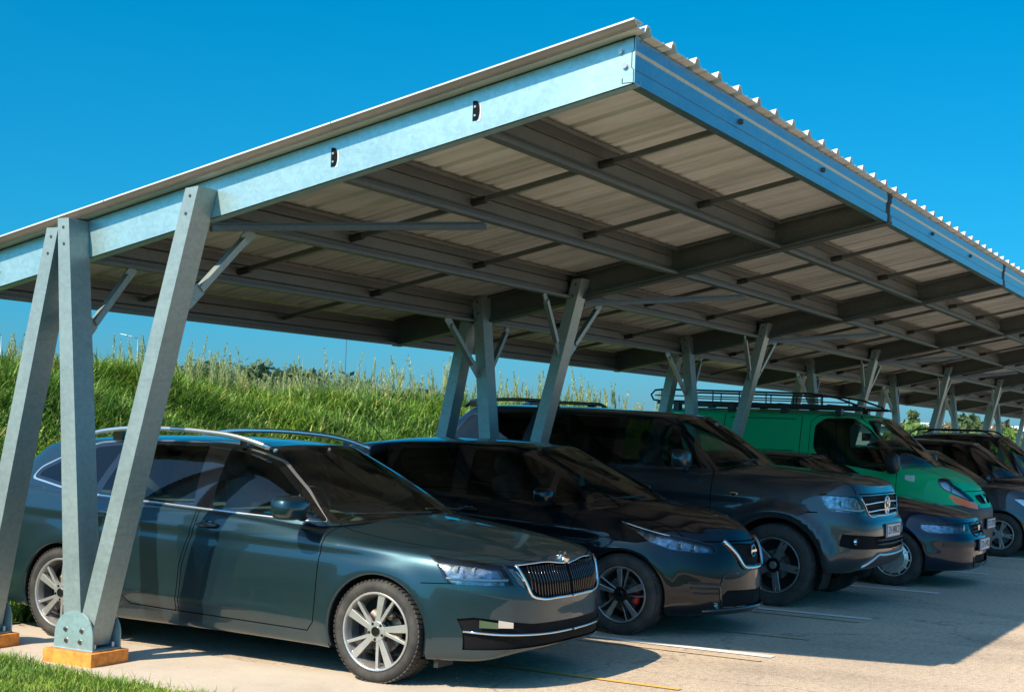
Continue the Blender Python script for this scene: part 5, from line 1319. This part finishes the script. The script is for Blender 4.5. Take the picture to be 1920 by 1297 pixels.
    C['gaps'] = [[(3.56, .5), (3.56, 1.22)], [(.46, .90), (.56, .90)]]
    C['hood'] = [(-.1, .090), (.35, .112), (.52, .155), (.66, .26), (.75, .45), (.80, .8), (.81, 1.2), (.79, 1.42), (.62, 1.40), (.4, 1.30), (-.1, 1.26)]
    C['floor'] = [(-.1, 1.30), (.4, 1.34), (.66, 1.46), (.8, 1.65), (.84, 2.3), (.84, 4.6), (.6, 5.0), (-.1, 5.05)]
    C['lamps'] = [('headlight', 'lens', [('s', .45, 1.07), ('f', .80, 1.062), ('f', .68, 1.05), ('f', .56, .925), ('f', .60, .90), ('f', .74, .902), ('s', .33, .92), ('s', .40, .97)], .012)]
    C['bulbs'] = [(.68, .17, .985, .036), (.78, .27, .99, .032)]; C['bowl'] = 'bowl_mid'; C['drl'] = [('f', .58, .935), ('f', .66, .925), ('f', .78, .93), ('s', .34, .945)]; C['hoodcut'] = 1.075
    C['front'] = [('grille', 'mesh', 'front', [(-.02, 1.065), (.62, 1.06), (.64, 1.03), (.52, .89), (-.02, .88)], .02), ('lower_grille', 'mesh', 'front', [(-.02, .68), (.52, .69), (.52, .57), (-.02, .555)], .03), ('fog_panel', 'mesh', 'front', [(.52, .69), (.85, .71), (.86, .60), (.80, .575), (.52, .57)], .012), ('skid_panel', 'greyplastic', 'front', [(-.02, .53), (.46, .54), (.60, .47), (.66, .40), (-.02, .38)], .0)]
    C['tubes'] = [('grille_bars', 'chrome', 'front', [(0, 1.0), (.3, .998), (.585, .985)], .009), ('grille_bars', 'chrome', 'front', [(0, .925), (.3, .924), (.53, .915)], .009), ('grille_surround', 'chrome', 'front', [(.645, 1.04), (.60, .985), (.525, .885), (.3, .875), (0, .872)], .006), ('skid_trim', 'satin', 'front', [(0, .50), (.3, .505), (.46, .51), (.58, .45), (.66, .40)], .014), ('lower_bars', 'greyplastic', 'front', [(0, .645), (.46, .65)], .008), ('lower_bars', 'greyplastic', 'front', [(0, .605), (.46, .61)], .008)]
    C['seats'] = (2.0, 2.9); C['seatz'] = 1.12; C['handles'] = [('front_door', 2.32, 2.52, 1.08), ('rear_door', 3.18, 3.38, 1.09)]
    C['mirror'] = (.88, 1.80, 1.28, 1.1, .23, .19, None); C['mchrome'] = True; C['wiper'] = [(.1, 1.32), (.4, 1.36), (.7, 1.52)]
    C['plate'] = (0, -.02, .73, 'ZH 840CD')
    return C
C8 = pickup(); C8['L'] = 5.25
pick, sh_, made_ = vehicle(C8, 'dirty dark grey pickup truck with a hardtop over its bed and roof rails', 'pickup truck', 'pickup_truck')
mb = MB(); c = V((0, sh_.on_front(.001, .965).y-.012, .965))
mb.tube([V((.085*math.cos(t), c.y, c.z+.085*math.sin(t))) for t in np.linspace(0, 2*PI, 28)], .010, 8)
for sx in (-1, 1):
    mb.beam(c+V((sx*.038, 0, .068)), c+V((0, 0, .006)), .014, .010, up=(0, 1, 0)); mb.beam(c+V((sx*.072, 0, .03)), c+V((sx*.032, 0, -.066)), .014, .010, up=(0, 1, 0)); mb.beam(c+V((sx*.032, 0, -.066)), c+V((0, 0, -.008)), .014, .010, up=(0, 1, 0))
mb.build('grille_badge', M['chrome'], pick, smooth=False)
for s in (-1, 1):
    q = sh_.on_front(.76, .64, 0); mb = MB(); mb.cyl((s*.76, q.y+.02, .64), (s*.76, q.y-.002, .64), .040, 20, 0); mb.cyl((s*.76, q.y-.002, .64), (s*.76, q.y-.006, .64), .030, 18, 1); mb.build('fog_light', [M['chrome'], M['lampbowl']], pick)
    mb = MB(); P = [(s*.60, 3.35, 1.81), (s*.605, 3.42, 1.86), (s*.61, 3.6, 1.872), (s*.61, 4.25, 1.862), (s*.60, 4.42, 1.845), (s*.59, 4.5, 1.79)]; mb.tube(sample_curve(P, 24)[0], .016, 8, flat=1.2); mb.build('roof_rail', M['gloss'], pick, smooth=True)
    for yy in (3.55, 4.38):
        mb = MB(); mb.box((min(s*.585, s*.635), yy-.05, 1.79), (max(s*.585, s*.635), yy+.05, 1.862)); mb.build('rail_foot', M['gloss'], pick, bevel=.01)
mb = MB(); q = sh_.on_side(1.27, 1.02); mb.sphere((q.x-.004, 1.27, 1.03), .03, 10, 0, (.25, 1.6, .6)); mb.build('side_badge', M['chrome'], pick)
for s in (-1, 1):
    mb = MB(); mb.box((min(s*.68, s*.93), 1.40, .22), (max(s*.68, s*.93), 1.415, .42)); mb.build('mud_flap', M['rubber'], pick)

def navy_hatch(paint, roofk=1.0, h=0.0, wheel='cover'):
    C = dict(L=4.18, W=1.74, axles=(.79, 3.30), paint=paint, crown=2.4, r=.308, arch=.345, rim=.205, wheel=wheel, tw=.2)
    C['outline'] = [(0, 0), (.25, .010), (.48, .055), (.64, .14), (.76, .28), (.825, .48), (.86, .8), (.87, 1.2), (.87, 2.0), (.868, 3.0), (.85, 3.5), (.80, 3.9), (.68, 4.1), (.5, 4.15), (.25, 4.175), (0, 4.18)]
    C['sections'] = {
        0: [(.14, .19), (.04, .20), (.0, .28), (.0, .42), (.0, .53), (.04, .58), (.06, .66), (.10, .74)],
        2: [(.14, .19), (.04, .20), (.0, .28), (.0, .42), (.0, .53), (.04, .58), (.06, .67), (.11, .75)],
        4: [(.14, .19), (.04, .20), (.0, .30), (.0, .44), (.0, .55), (.03, .62), (.05, .70), (.12, .78)],
        6: [(.12, .19), (.03, .20), (.005, .32), (.0, .48), (.0, .60), (.015, .73), (.05, .82), (.12, .87)],
        8: [(.12, .19), (.05, .21), (.02, .32), (.003, .5), (.0, .68), (.015, .82), (.04, .91), (.08, .95)],
        10: [(.12, .19), (.03, .21), (.01, .34), (.0, .52), (.0, .72), (.012, .87), (.045, .97), (.08, 1.01)],
        12: [(.12, .22), (.02, .24), (.0, .38), (.0, .56), (.01, .76), (.03, .9), (.06, 1.0), (.09, 1.04)],
        15: [(.12, .26), (.02, .27), (.0, .4), (.0, .58), (.03, .76), (.05, .9), (.07, 1.0), (.10, 1.03)]}
    C['hoodline'] = [(.07, .735), (.2, .79), (.4, .85), (.7, .91), (1.0, .955), (1.2, .97), (1.5, .95), (4.1, 1.0)]
    C['flank'] = [flare(C['axles'], .308, .345, .014), crease(.56, .58, .9, 3.9, .008, .03)]
    C['base'] = [(0, 1.04, .945), (.35, 1.08, .94), (.57, 1.19, .93), (.70, 1.33, .905), (.755, 1.55, .905), (.79, 1.9, .92), (.795, 2.4, .94), (.785, 3.0, .96), (.73, 3.5, .99), (.64, 3.8, 1.0), (.4, 3.92, 1.0), (0, 3.95, 1.0)]
    C['top'] = [(0, 1.86, 1.375+h), (.3, 1.88, 1.372+h), (.45, 1.93, 1.365+h), (.53, 2.05, 1.358+h), (.56, 2.25, 1.37+h), (.575, 2.5, 1.375+h), (.575, 2.8, 1.375+h), (.56, 3.1, 1.36+h), (.53, 3.35, 1.335+h), (.48, 3.52, 1.31+h), (.35, 3.58, 1.305+h), (0, 3.6, 1.305+h)]
    C['roofline'] = [(1.86, 1.38+h), (2.1, 1.405+h), (2.5, 1.42+h), (2.9, 1.415+h), (3.3, 1.38+h), (3.6, 1.32+h)]
    k = lambda P: [(a, b+h*max(0, (b-.95)/.4)) for a, b in P]
    f1 = k([(1.45, .95), (2.25, .965), (2.28, 1.33), (2.05, 1.32), (1.80, 1.22)]); f2 = k([(2.36, .97), (3.05, .995), (3.0, 1.31), (2.38, 1.335)]); f3 = k([(3.12, 1.0), (3.4, 1.04), (3.3, 1.2), (3.08, 1.30)])
    C['side'] = [('window_pillar', 'gloss', k([(1.38, .935), (3.46, .99), (3.45, 1.06), (3.33, 1.24), (3.02, 1.335), (2.3, 1.355), (2.03, 1.345), (1.76, 1.24)]), .03), ('window', 'midglass', f1, .02), ('window', 'darkglass', f2, .02), ('window', 'darkglass', f3, .02)]
    C['ws'] = (k([(-.05, .93), (.35, .93), (.57, .925), (.69, .92), (.63, 1.08), (.55, 1.26), (.485, 1.345), (.4, 1.357), (-.05, 1.365)]), k([(-.05, .955), (.35, .953), (.55, .945), (.66, .94), (.60, 1.09), (.525, 1.25), (.46, 1.33), (.39, 1.342), (-.05, 1.35)]))
    C['wsmax'] = 2.25; C['zbelt'] = .83
    C['doors'] = [('front_door', k([(1.32, .90), (1.33, .6), (1.36, .30), (1.42, .26), (2.32, .27), (2.33, .9), (2.33, 1.37), (2.02, 1.36), (1.74, 1.255), (1.36, .95)]))]
    C['hood'] = [(-.1, .086), (.3, .108), (.46, .15), (.60, .26), (.67, .45), (.70, .8), (.69, 1.15), (.60, 1.22), (.35, 1.12), (-.1, 1.08)]
    C['floor'] = [(-.1, 1.1), (.35, 1.15), (.6, 1.3), (.72, 1.5), (.76, 2.0), (.75, 3.2), (.6, 3.7), (-.1, 3.8)]
    C['lamps'] = [('headlight', 'lens', [('s', .50, .70), ('f', .62, .708), ('f', .42, .695), ('f', .36, .62), ('f', .60, .60), ('s', .42, .605), ('s', .50, .64)], .006)]
    C['bulbs'] = [(.46, .12, .655, .038)]; C['bowl'] = 'bowl_mid'
    C['front'] = [('grille', 'mesh', 'front', [(-.02, .69), (.28, .69), (.30, .66), (.24, .59), (-.02, .58)], .02), ('lower_grille', 'mesh', 'front', [(-.02, .36), (.30, .36), (.34, .33), (.32, .27), (-.02, .265)], .02), ('bumper_strip', 'plastic', 'front', [(-.02, .50), (.75, .51), (.75, .455), (-.02, .445)], -.004)]
    C['tubes'] = [('grille_trim', 'greyplastic', 'front', [(0, .70), (.26, .70), (.31, .67), (.25, .585), (0, .575)], .008), ('grille_trim', 'plastic', 'front', [(0, .655), (.27, .65)], .005), ('grille_trim', 'plastic', 'front', [(0, .62), (.26, .615)], .005), ('lower_trim', 'greyplastic', 'front', [(.36, .34), (.34, .26), (0, .25)], .008)]
    C['seats'] = (1.85, 2.7); C['seatz'] = .84; C['handles'] = [('front_door', 2.05, 2.23, .84)]
    C['mirror'] = (.80, 1.55, .97, .9, .20, .13, None); C['wiper'] = [(.1, 1.12), (.35, 1.15), (.6, 1.3)]
    C['plate'] = (0, -.018, .47, 'ZD 614KL'); C['hoodcut'] = .70
    return C
navy, sh_, made_ = vehicle(navy_hatch(M['paint_navy']), 'low dark navy hatchback with small headlamps in front of the green van')
mb = MB(); c = V((0, sh_.on_front(.001, .65).y-.008, .65)); mb.cyl(c, c+V((0, -.008, 0)), .032, 20, 0); mb.build('grille_badge', [M['chrome']], navy)

def green_van():
    C = dict(L=4.78, W=1.90, axles=(.83, 3.93), paint=M['paint_green'], crown=2.6, r=.325, arch=.37, rim=.205, wheel='cover', tw=.21, uz=.26)
    C['outline'] = [(0, .13), (.3, .145), (.52, .19), (.70, .28), (.82, .43), (.895, .67), (.93, 1.0), (.945, 1.4), (.95, 2.2), (.95, 3.4), (.945, 4.3), (.93, 4.6), (.88, 4.72), (.7, 4.76), (.35, 4.78), (0, 4.78)]
    C['sections'] = {
        0: [(.14, .20), (.03, .21), (.0, .34), (.0, .52), (.0, .72), (.03, .80), (.07, .88), (.13, .96)],
        2: [(.14, .20), (.03, .21), (.0, .34), (.0, .52), (.0, .72), (.03, .80), (.08, .90), (.15, .99)],
        4: [(.12, .20), (.03, .21), (.0, .34), (.0, .54), (.0, .74), (.02, .86), (.07, 1.0), (.16, 1.10)],
        6: [(.12, .22), (.03, .23), (.005, .36), (.0, .56), (.0, .78), (.01, .96), (.05, 1.14), (.12, 1.22)],
        8: [(.12, .22), (.04, .23), (.01, .36), (.003, .56), (.0, .8), (.01, 1.0), (.035, 1.18), (.07, 1.24)],
        12: [(.12, .24), (.04, .25), (.01, .36), (.003, .56), (.0, .8), (.01, 1.0), (.03, 1.2), (.05, 1.26)],
        15: [(.12, .3), (.02, .31), (.0, .4), (.0, .58), (.0, .8), (.01, 1.0), (.03, 1.2), (.05, 1.26)]}
    C['hoodline'] = [(.23, .97), (.33, 1.05), (.48, 1.145), (.66, 1.225), (.85, 1.275), (1.1, 1.29), (1.5, 1.25), (4.7, 1.25)]
    C['flank'] = [flare(C['axles'], .325, .37, .02), crease(.70, .72, 1.2, 4.4, .012, .05)]
    C['base'] = [(0, .72, 1.22), (.4, .78, 1.21), (.66, .90, 1.20), (.82, 1.08, 1.17), (.88, 1.4, 1.18), (.90, 2.0, 1.19), (.905, 2.8, 1.2), (.905, 3.6, 1.2), (.905, 4.3, 1.2), (.88, 4.62, 1.2), (.6, 4.71, 1.2), (0, 4.73, 1.2)]
    C['top'] = [(0, 1.48, 1.865), (.4, 1.50, 1.86), (.58, 1.56, 1.85), (.68, 1.70, 1.845), (.72, 2.0, 1.875), (.74, 2.3, 1.885), (.755, 2.8, 1.885), (.76, 3.4, 1.885), (.76, 4.1, 1.88), (.74, 4.5, 1.87), (.5, 4.58, 1.865), (0, 4.6, 1.865)]
    C['roofline'] = [(1.48, 1.87), (1.8, 1.925), (2.2, 1.955), (2.8, 1.955), (4.0, 1.95), (4.6, 1.92)]
    f1 = [(1.16, 1.24), (1.30, 1.19), (2.10, 1.30), (2.22, 1.45), (2.22, 1.74), (2.10, 1.83), (1.76, 1.84), (1.55, 1.72), (1.22, 1.40)]
    C['side'] = [('window_seal', 'gloss', offset_poly(f1, .018), .05), ('window', 'midglass', f1, .05)]
    C['ws'] = ([(-.05, 1.20), (.4, 1.20), (.66, 1.19), (.79, 1.19), (.76, 1.4), (.69, 1.68), (.62, 1.83), (.5, 1.85), (-.05, 1.86)], [(-.05, 1.25), (.4, 1.25), (.63, 1.24), (.76, 1.23), (.73, 1.4), (.66, 1.66), (.59, 1.80), (.49, 1.82), (-.05, 1.83)])
    C['wsmax'] = 1.9; C['zbelt'] = 1.1; C['hoodz'] = .85
    C['doors'] = [('front_door', [(1.12, 1.2), (1.12, .8), (1.14, .42), (1.22, .34), (2.30, .34), (2.30, 1.8), (2.2, 1.885), (1.72, 1.90), (1.48, 1.74), (1.16, 1.42)])]
    C['gaps'] = [[(2.42, .36), (2.42, 1.86)], [(3.5, .4), (3.5, 1.86)], [(2.5, 1.40), (3.42, 1.40)], [(2.5, 1.82), (3.42, 1.82)]]
    C['hood'] = [(-.1, .10), (.25, .14), (.40, .22), (.56, .40), (.63, .62), (.66, .86), (.55, .84), (.3, .78), (-.1, .76)]
    C['floor'] = [(-.1, .8), (.4, .86), (.7, 1.0), (.84, 1.2), (.88, 1.6), (.88, 2.4), (-.1, 2.4)]
    C['lamps'] = [('headlight', 'lens', [('s', .63, 1.10), ('s', .54, 1.125), ('f', .70, 1.05), ('f', .52, .90), ('f', .48, .85), ('f', .60, .865), ('f', .72, .915), ('s', .56, 1.00)], .016), ('indicator', 'orange_lens', [('s', .50, .93), ('f', .72, .895), ('f', .60, .85), ('f', .44, .832), ('f', .44, .748), ('f', .62, .765), ('s', .42, .825)], .0)]
    C['bulbs'] = [(.69, .47, .98, .045)]; C['bowl'] = 'bowl_bright'; C['lampround'] = .05
    C['front'] = [('grille', 'mesh', 'front', [(.06, .93), (.36, .92), (.38, .87), (.30, .82), (.06, .81)], .02), ('bumper', 'greyplastic', 'front', [(-.02, .76), (.42, .765), (.55, .785), (.70, .80), (.93, .80), (.95, .15), (-.02, .15)], 0.0), ]
    C['cladding'] = [('side_moulding', 'greyplastic', [(1.2, .62), (3.5, .62), (3.5, .48), (1.2, .48)]), ('bumper_corner', 'greyplastic', [(-.1, .80), (.50, .80), (.50, .15), (-.1, .15)])]
    C['tubes'] = [('grille_trim', None, 'front', [(0, .80), (.3, .81)], .006)]; C['tubes'] = []
    C['seats'] = (1.9,); C['seatz'] = 1.12; C['handles'] = [('front_door', 2.08, 2.26, 1.12)]; C['handlemat'] = 'plastic'
    C['mirror'] = (.90, 1.16, 1.24, 1.0, .2, .27, 'plastic'); C['wiper'] = [(.1, .84), (.4, .9), (.75, 1.1)]
    C['plate'] = (0, .11, .56, 'ZK 372TR'); C['hoodcut'] = .965
    return C
van, sh_, made_ = vehicle(green_van(), 'bright green panel van with a black roof rack and orange indicators', 'van', 'parked_van')
q = sh_.on_side(.95, 1.10); mb = MB(); mb.box((q.x-.008, .90, 1.07), (q.x+.02, 1.02, 1.15)); mb.build('side_repeater_plate', M['white'], van, bevel=.006)
mb = MB(); mb.box((q.x-.010, .95, 1.02), (q.x+.02, 1.0, 1.068)); mb.build('side_repeater', M['gloss'], van, bevel=.006)
c = V((0, sh_.on_front(.001, .87).y-.004, .87)); mb = MB(); mb.add([c+V((0, 0, .045)), c+V((-.026, 0, 0)), c+V((0, 0, -.045)), c+V((.026, 0, 0)), c+V((0, -.010, 0))], [(0, 1, 4), (1, 2, 4), (2, 3, 4), (3, 0, 4)]); mb.build('grille_badge', M['chrome'], van, smooth=False)
rk = MB()
for s in (-1, 1):
    a = [(s*.66, 1.60, 1.985), (s*.66, 1.75, 2.005), (s*.67, 4.55, 2.02), (s*.67, 4.62, 2.03), (s*.67, 4.66, 2.10), (s*.67, 4.60, 2.165), (s*.67, 4.45, 2.18), (s*.67, 2.35, 2.165), (s*.66, 2.0, 2.12), (s*.66, 1.70, 2.02)]
    rk.tube(a, .014, 8)
    rk.tube([(s*.67, 2.2, 2.085), (s*.67, 4.6, 2.095)], .010, 6)
    for i, yy in enumerate(np.linspace(2.2, 4.5, 7)): rk.tube([(s*.67, yy, 2.0), (s*.67, yy, 2.165)], .009, 6)
    for yy in (1.95, 2.7, 3.45, 4.25): rk.box((min(s*.60, s*.73), yy-.04, 1.87), (max(s*.60, s*.73), yy+.04, 2.005)); 
    rk.box((min(s*.64, s*.70), 1.65, 1.972), (max(s*.64, s*.70), 4.55, 2.012))
rko = rk.build('roof_rack', M['plastic'], van, smooth=False)
for yy in np.linspace(1.75, 4.5, 9):
    mb = MB(); mb.box((-.665, yy-.03, 2.0), (.665, yy+.03, 2.03)); mb.build('cross_bar', M['plastic'], rko)

c6 = navy_hatch(M['paint_blue'], h=.06, wheel='five'); c6['lamps'] = [('headlight', 'lens', [('s', .62, .83), ('s', .50, .845), ('f', .62, .80), ('f', .46, .72), ('f', .46, .67), ('f', .62, .68), ('s', .46, .72)], .006)]; c6['bulbs'] = [(.58, .30, .74, .035)]; c6['bowl'] = 'bowl_bright'
for k in c6['sections']:
    if k <= 6: c6['sections'][k] = [(a, b if b < .5 else b+(b-.5)*.30) for a, b in c6['sections'][k]]
c6['hoodline'] = [(.07, .81), (.2, .87), (.4, .93), (.7, .985), (1.0, 1.0), (1.2, 1.0), (1.5, .97), (4.1, 1.0)]; c6['plate'] = (0, -.018, .42, 'ZG 905AB'); c6['hoodcut'] = .775
slate, sh_, made_ = vehicle(c6, 'dark slate-blue small hatchback parked directly beyond the green van')
c = V((0, sh_.on_front(.001, .77).y-.008, .77)); mb = MB(); mb.tube([c+V((.05*math.cos(t), 0, .05*math.sin(t))) for t in np.linspace(0, 2*PI, 20)], .008, 6); mb.beam(c+V((-.045, 0, .01)), c+V((.045, 0, -.01)), .01, .01); mb.build('grille_badge', M['chrome'], slate)
def mpv(paint, h):
    c = navy_hatch(paint, h=h, wheel='five')
    for k in c['sections']: c['sections'][k] = [(a, b if b < .5 else b+(b-.5)*.25) for a, b in c['sections'][k]]
    c['hoodcut'] = .765
    c['hoodline'] = [(a, b+.10) for a, b in c['hoodline']]
    c['base'] = [(a, b, z+.03) for a, b, z in c['base']]
    return c
c7 = mpv(M['paint_dark'], .20); mpv1, sh_, made_ = vehicle(c7, 'almost black tall hatchback second beyond the green van')
c8 = mpv(M['paint_dark'], .33); mpv2, sh_, made_ = vehicle(c8, 'dark tall car with roof rails, farthest of the parked cars at the right edge')
for s in (-1, 1):
    mb = MB(); P = [(s*.56, 1.98, 1.70), (s*.565, 2.1, 1.775), (s*.57, 2.5, 1.80), (s*.57, 3.0, 1.795), (s*.55, 3.4, 1.76), (s*.54, 3.5, 1.69)]; mb.tube(sample_curve(P, 24)[0], .016, 8); mb.build('roof_rail', M['gloss'], mpv2, smooth=True)
M['paint_teal'] = car_paint('dark_teal_metallic_paint', (.011, .040, .056), .65, .33, .16)
def place(root, x, y): root.location = (x, y, 0)
car = estate_car(); place(car, 8.34, 4.10)
place(leaf, 11.3, 3.91); place(pick, 14.12, 3.53); place(navy, 16.85, 3.18); place(van, 19.5, 3.47); place(slate, 22.1, 3.0); place(mpv1, 24.8, 2.95); place(mpv2, 27.5, 2.95)
# ---- far things, each at its own distance and real size
def far_tree(nm, label, u, vtop, dist, h, w, mat, con=False, n=3000, ls=.2, group=None):
    p = at(u, vtop, dist); return tree(nm, label, p.x, p.y, h, w, mat, con, p.z-h, group, n, ls)
far_tree('conifer_tree', 'pointed conifer beyond the car park, left of the round tree', 1711, 773, 95, 6.5, 3.6, M['leafdark'], True, ls=.24)
far_tree('bush', 'pale green bush to the left of the pointed conifer', 1695, 788, 93, 5.0, 3.8, M['leafmid'], ls=.24)
far_tree('bush', 'sunlit yellow-green hedge bush right of the conifer', 1733, 794, 90, 4.5, 4.6, M['leafmid'], ls=.24)
far_tree('broadleaf_tree', 'large round green tree between the distant steel posts', 1822, 779, 90, 6.5, 5.2, M['leafdark'], ls=.24, n=5000)
far_tree('bush', 'small olive bush between the two far post pairs', 1781, 790, 92, 4.6, 2.8, M['leafbrown'], ls=.22)
far_tree('broadleaf_tree', 'brownish tree farthest right under the roof edge', 1880, 785, 88, 6.5, 3.6, M['leafbrown'], ls=.24)
far_tree('bush', 'light green bush below the brownish tree', 1896, 798, 86, 4.6, 2.6, M['leafmid'], ls=.22)
for i, (u, w_) in enumerate(((300, 26), (380, 30), (470, 24), (560, 20), (660, 26), (800, 24))):
    far_tree('hedge_tree', ['dark green hedge top showing above the bank left of the second post group'][0], u, [688, 684, 688, 694, 712, 732][i], 60, 3.0, 4.4, M['leafdark'], ls=.14, n=2600, group='dark shrubs just behind the bank')
def lamp(u, v, dist, h, s, label):
    p = at(u, v, dist); r0 = thing('street_lamp', label, 'street lamp', (p.x, p.y, p.z-h)); mb = MB(); mb.tube([(0, 0, 0), (0, 0, h*.6), (0, 0, h)], [.07, .05, .035], 8); mb.build('pole', M['galvpost'], r0, smooth=True)
    d = V((-R2.x*s, -R2.y*s, 0)); mb = MB(); mb.tube([V((0, 0, h-.02)), d*.5+V((0, 0, h+.12)), d*.95+V((0, 0, h+.2))], .04, 6); mb.build('arm', M['galvpost'], r0, smooth=True)
    mb = MB(); mb.beam(d*.9+V((0, 0, h+.19)), d*1.5+V((0, 0, h+.30)), .22, .1, w2=.14, h2=.06); mb.build('lamp_head', M['galv'], r0, bevel=.02); return r0
lamp(259, 634, 120, 8, 1, 'grey street lamp seen between the first two front posts'); lamp(3, 628, 120, 8, 1, 'grey street lamp cut by the left edge of the photo'); p = at(650, 632, 130); mst = thing('thin_mast', 'thin bare mast rising behind the bank under the roof edge', 'mast', (p.x, p.y, p.z-8)); MB().tube([(0, 0, 0), (0, 0, 8)], [.05, .03], 8).build('pole', M['galvdark'], mst)
p = at(1745, 797, 260); hs = thing('warehouse', 'long low white warehouse in the far distance behind the bushes', 'building', (p.x, p.y, 0)); hs.rotation_euler[2] = yaw-PI/2
mb = MB(); mb.box((-32, 0, -2), (32, 30, p.z-.5)); mb.build('wall', M['white'], hs)
mb = MB(); mb.extr([(-1, p.z-.5), (31, p.z-.5), (15, p.z+.6)], -33, 33, 'x'); mb.build('roof', M['white'], hs)
for i in range(14): mb = MB(); mb.box((-30+i*4.4, -.05, .8), (-27.5+i*4.4, 0, 2.2)); mb.build('window', M['darkglass'], hs)

for u, v_, dist, h_, w_, lb in ((792, 712, 17.5, .42, .75, 'broad-leaved green weed on the crest, left of the second post group'), (843, 722, 18.5, .30, .45, 'smaller broad-leaved weed on the crest touching the second post group')):
    p = at(u, v_, dist); z_ = float(bank_z(np.array([p.x]), np.array([p.y]))[0]); q = thing('leafy_weed', lb, 'plant', (p.x, p.y, z_-.05)); m = 46
    c0 = rng.normal(size=(m, 3))*np.array([w_*.3, w_*.3, h_*.25])+np.array([0, 0, h_*.75]); d = rng.normal(size=(m, 3))*np.array([1, 1, .35]); d /= np.linalg.norm(d, axis=1)[:, None]; wv = np.cross(d, [0, 0, 1.]); s_ = rng.uniform(.05, .11, m)[:, None]
    vv = np.stack([c0-d*s_, c0+wv*s_*.55, c0+d*s_, c0-wv*s_*.55], 1).reshape(-1, 3); fast_mesh('leaves', vv, np.arange(m)[:, None]*4+np.arange(4)[None], M['leafmid'], q)
    mb = MB(); [mb.tube([(0, 0, 0), tuple(c0[i])], .006, 5) for i in range(0, m, 5)]; mb.build('stem', M['leafmid'], q)
cam = bpy.data.cameras.new('camera'); co = bpy.data.objects.new('camera', cam); COL.objects.link(co)
co.matrix_world = Matrix.Translation((0, 0, H)) @ CAMM.to_4x4(); cam.sensor_width = 36; cam.lens = 2701.12/1920*36; cam.clip_end = 5000; cam.clip_start = .05
scene.camera = co
sd = V((-.715, .165, .68)).normalized()
sun = bpy.data.lights.new('sun', 'SUN'); sun.energy = 5.0; sun.angle = math.radians(.53); sun.color = (1, .87, .68)
so = bpy.data.objects.new('sun', sun); COL.objects.link(so); so.rotation_euler = sd.to_track_quat('Z', 'Y').to_euler()
w = bpy.data.worlds.new('World'); scene.world = w; w.use_nodes = True; nt = w.node_tree; bg = nt.nodes['Background']
sky = nt.nodes.new('ShaderNodeTexSky'); sky.sky_type = 'NISHITA'; sky.sun_disc = False; sky.sun_elevation = math.asin(sd.z); sky.sun_rotation = math.atan2(sd.x, sd.y)
sky.altitude = 200; sky.air_density = 1.0; sky.dust_density = .6; sky.ozone_density = 2.5
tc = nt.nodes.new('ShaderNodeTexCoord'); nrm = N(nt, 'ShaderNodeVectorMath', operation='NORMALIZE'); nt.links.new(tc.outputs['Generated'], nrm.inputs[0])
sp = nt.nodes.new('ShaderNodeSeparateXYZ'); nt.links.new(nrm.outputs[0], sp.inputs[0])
# clear-air colour away from the sun (deep blue, a little paler at the horizon), towards it whiter, with brightness added out of view to lift ambient light
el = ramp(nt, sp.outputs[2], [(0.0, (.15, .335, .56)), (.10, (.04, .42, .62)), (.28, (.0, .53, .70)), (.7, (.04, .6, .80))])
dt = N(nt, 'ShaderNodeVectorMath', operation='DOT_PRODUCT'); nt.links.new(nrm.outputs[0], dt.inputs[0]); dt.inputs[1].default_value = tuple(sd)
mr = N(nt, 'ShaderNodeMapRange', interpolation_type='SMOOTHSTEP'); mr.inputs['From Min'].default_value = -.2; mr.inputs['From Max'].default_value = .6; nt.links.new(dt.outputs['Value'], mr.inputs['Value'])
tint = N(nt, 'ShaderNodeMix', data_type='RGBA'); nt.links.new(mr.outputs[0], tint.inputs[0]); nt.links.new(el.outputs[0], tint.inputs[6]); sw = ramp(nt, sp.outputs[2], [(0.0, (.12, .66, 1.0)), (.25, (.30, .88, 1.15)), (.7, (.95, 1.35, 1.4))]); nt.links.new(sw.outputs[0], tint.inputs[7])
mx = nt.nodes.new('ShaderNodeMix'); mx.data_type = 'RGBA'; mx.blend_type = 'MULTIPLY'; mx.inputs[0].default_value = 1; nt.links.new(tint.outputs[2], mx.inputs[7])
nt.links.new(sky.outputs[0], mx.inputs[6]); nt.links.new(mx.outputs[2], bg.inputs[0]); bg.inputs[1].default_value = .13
scene.view_settings.view_transform = 'Standard'; scene.view_settings.look = 'None'; scene.view_settings.exposure = 0.6; scene.view_settings.gamma = 1
scene.render.engine = 'CYCLES'
scene.cycles.max_bounces = 8; scene.cycles.transparent_max_bounces = 16; scene.cycles.glossy_bounces = 4; scene.cycles.caustics_reflective = False; scene.cycles.caustics_refractive = False
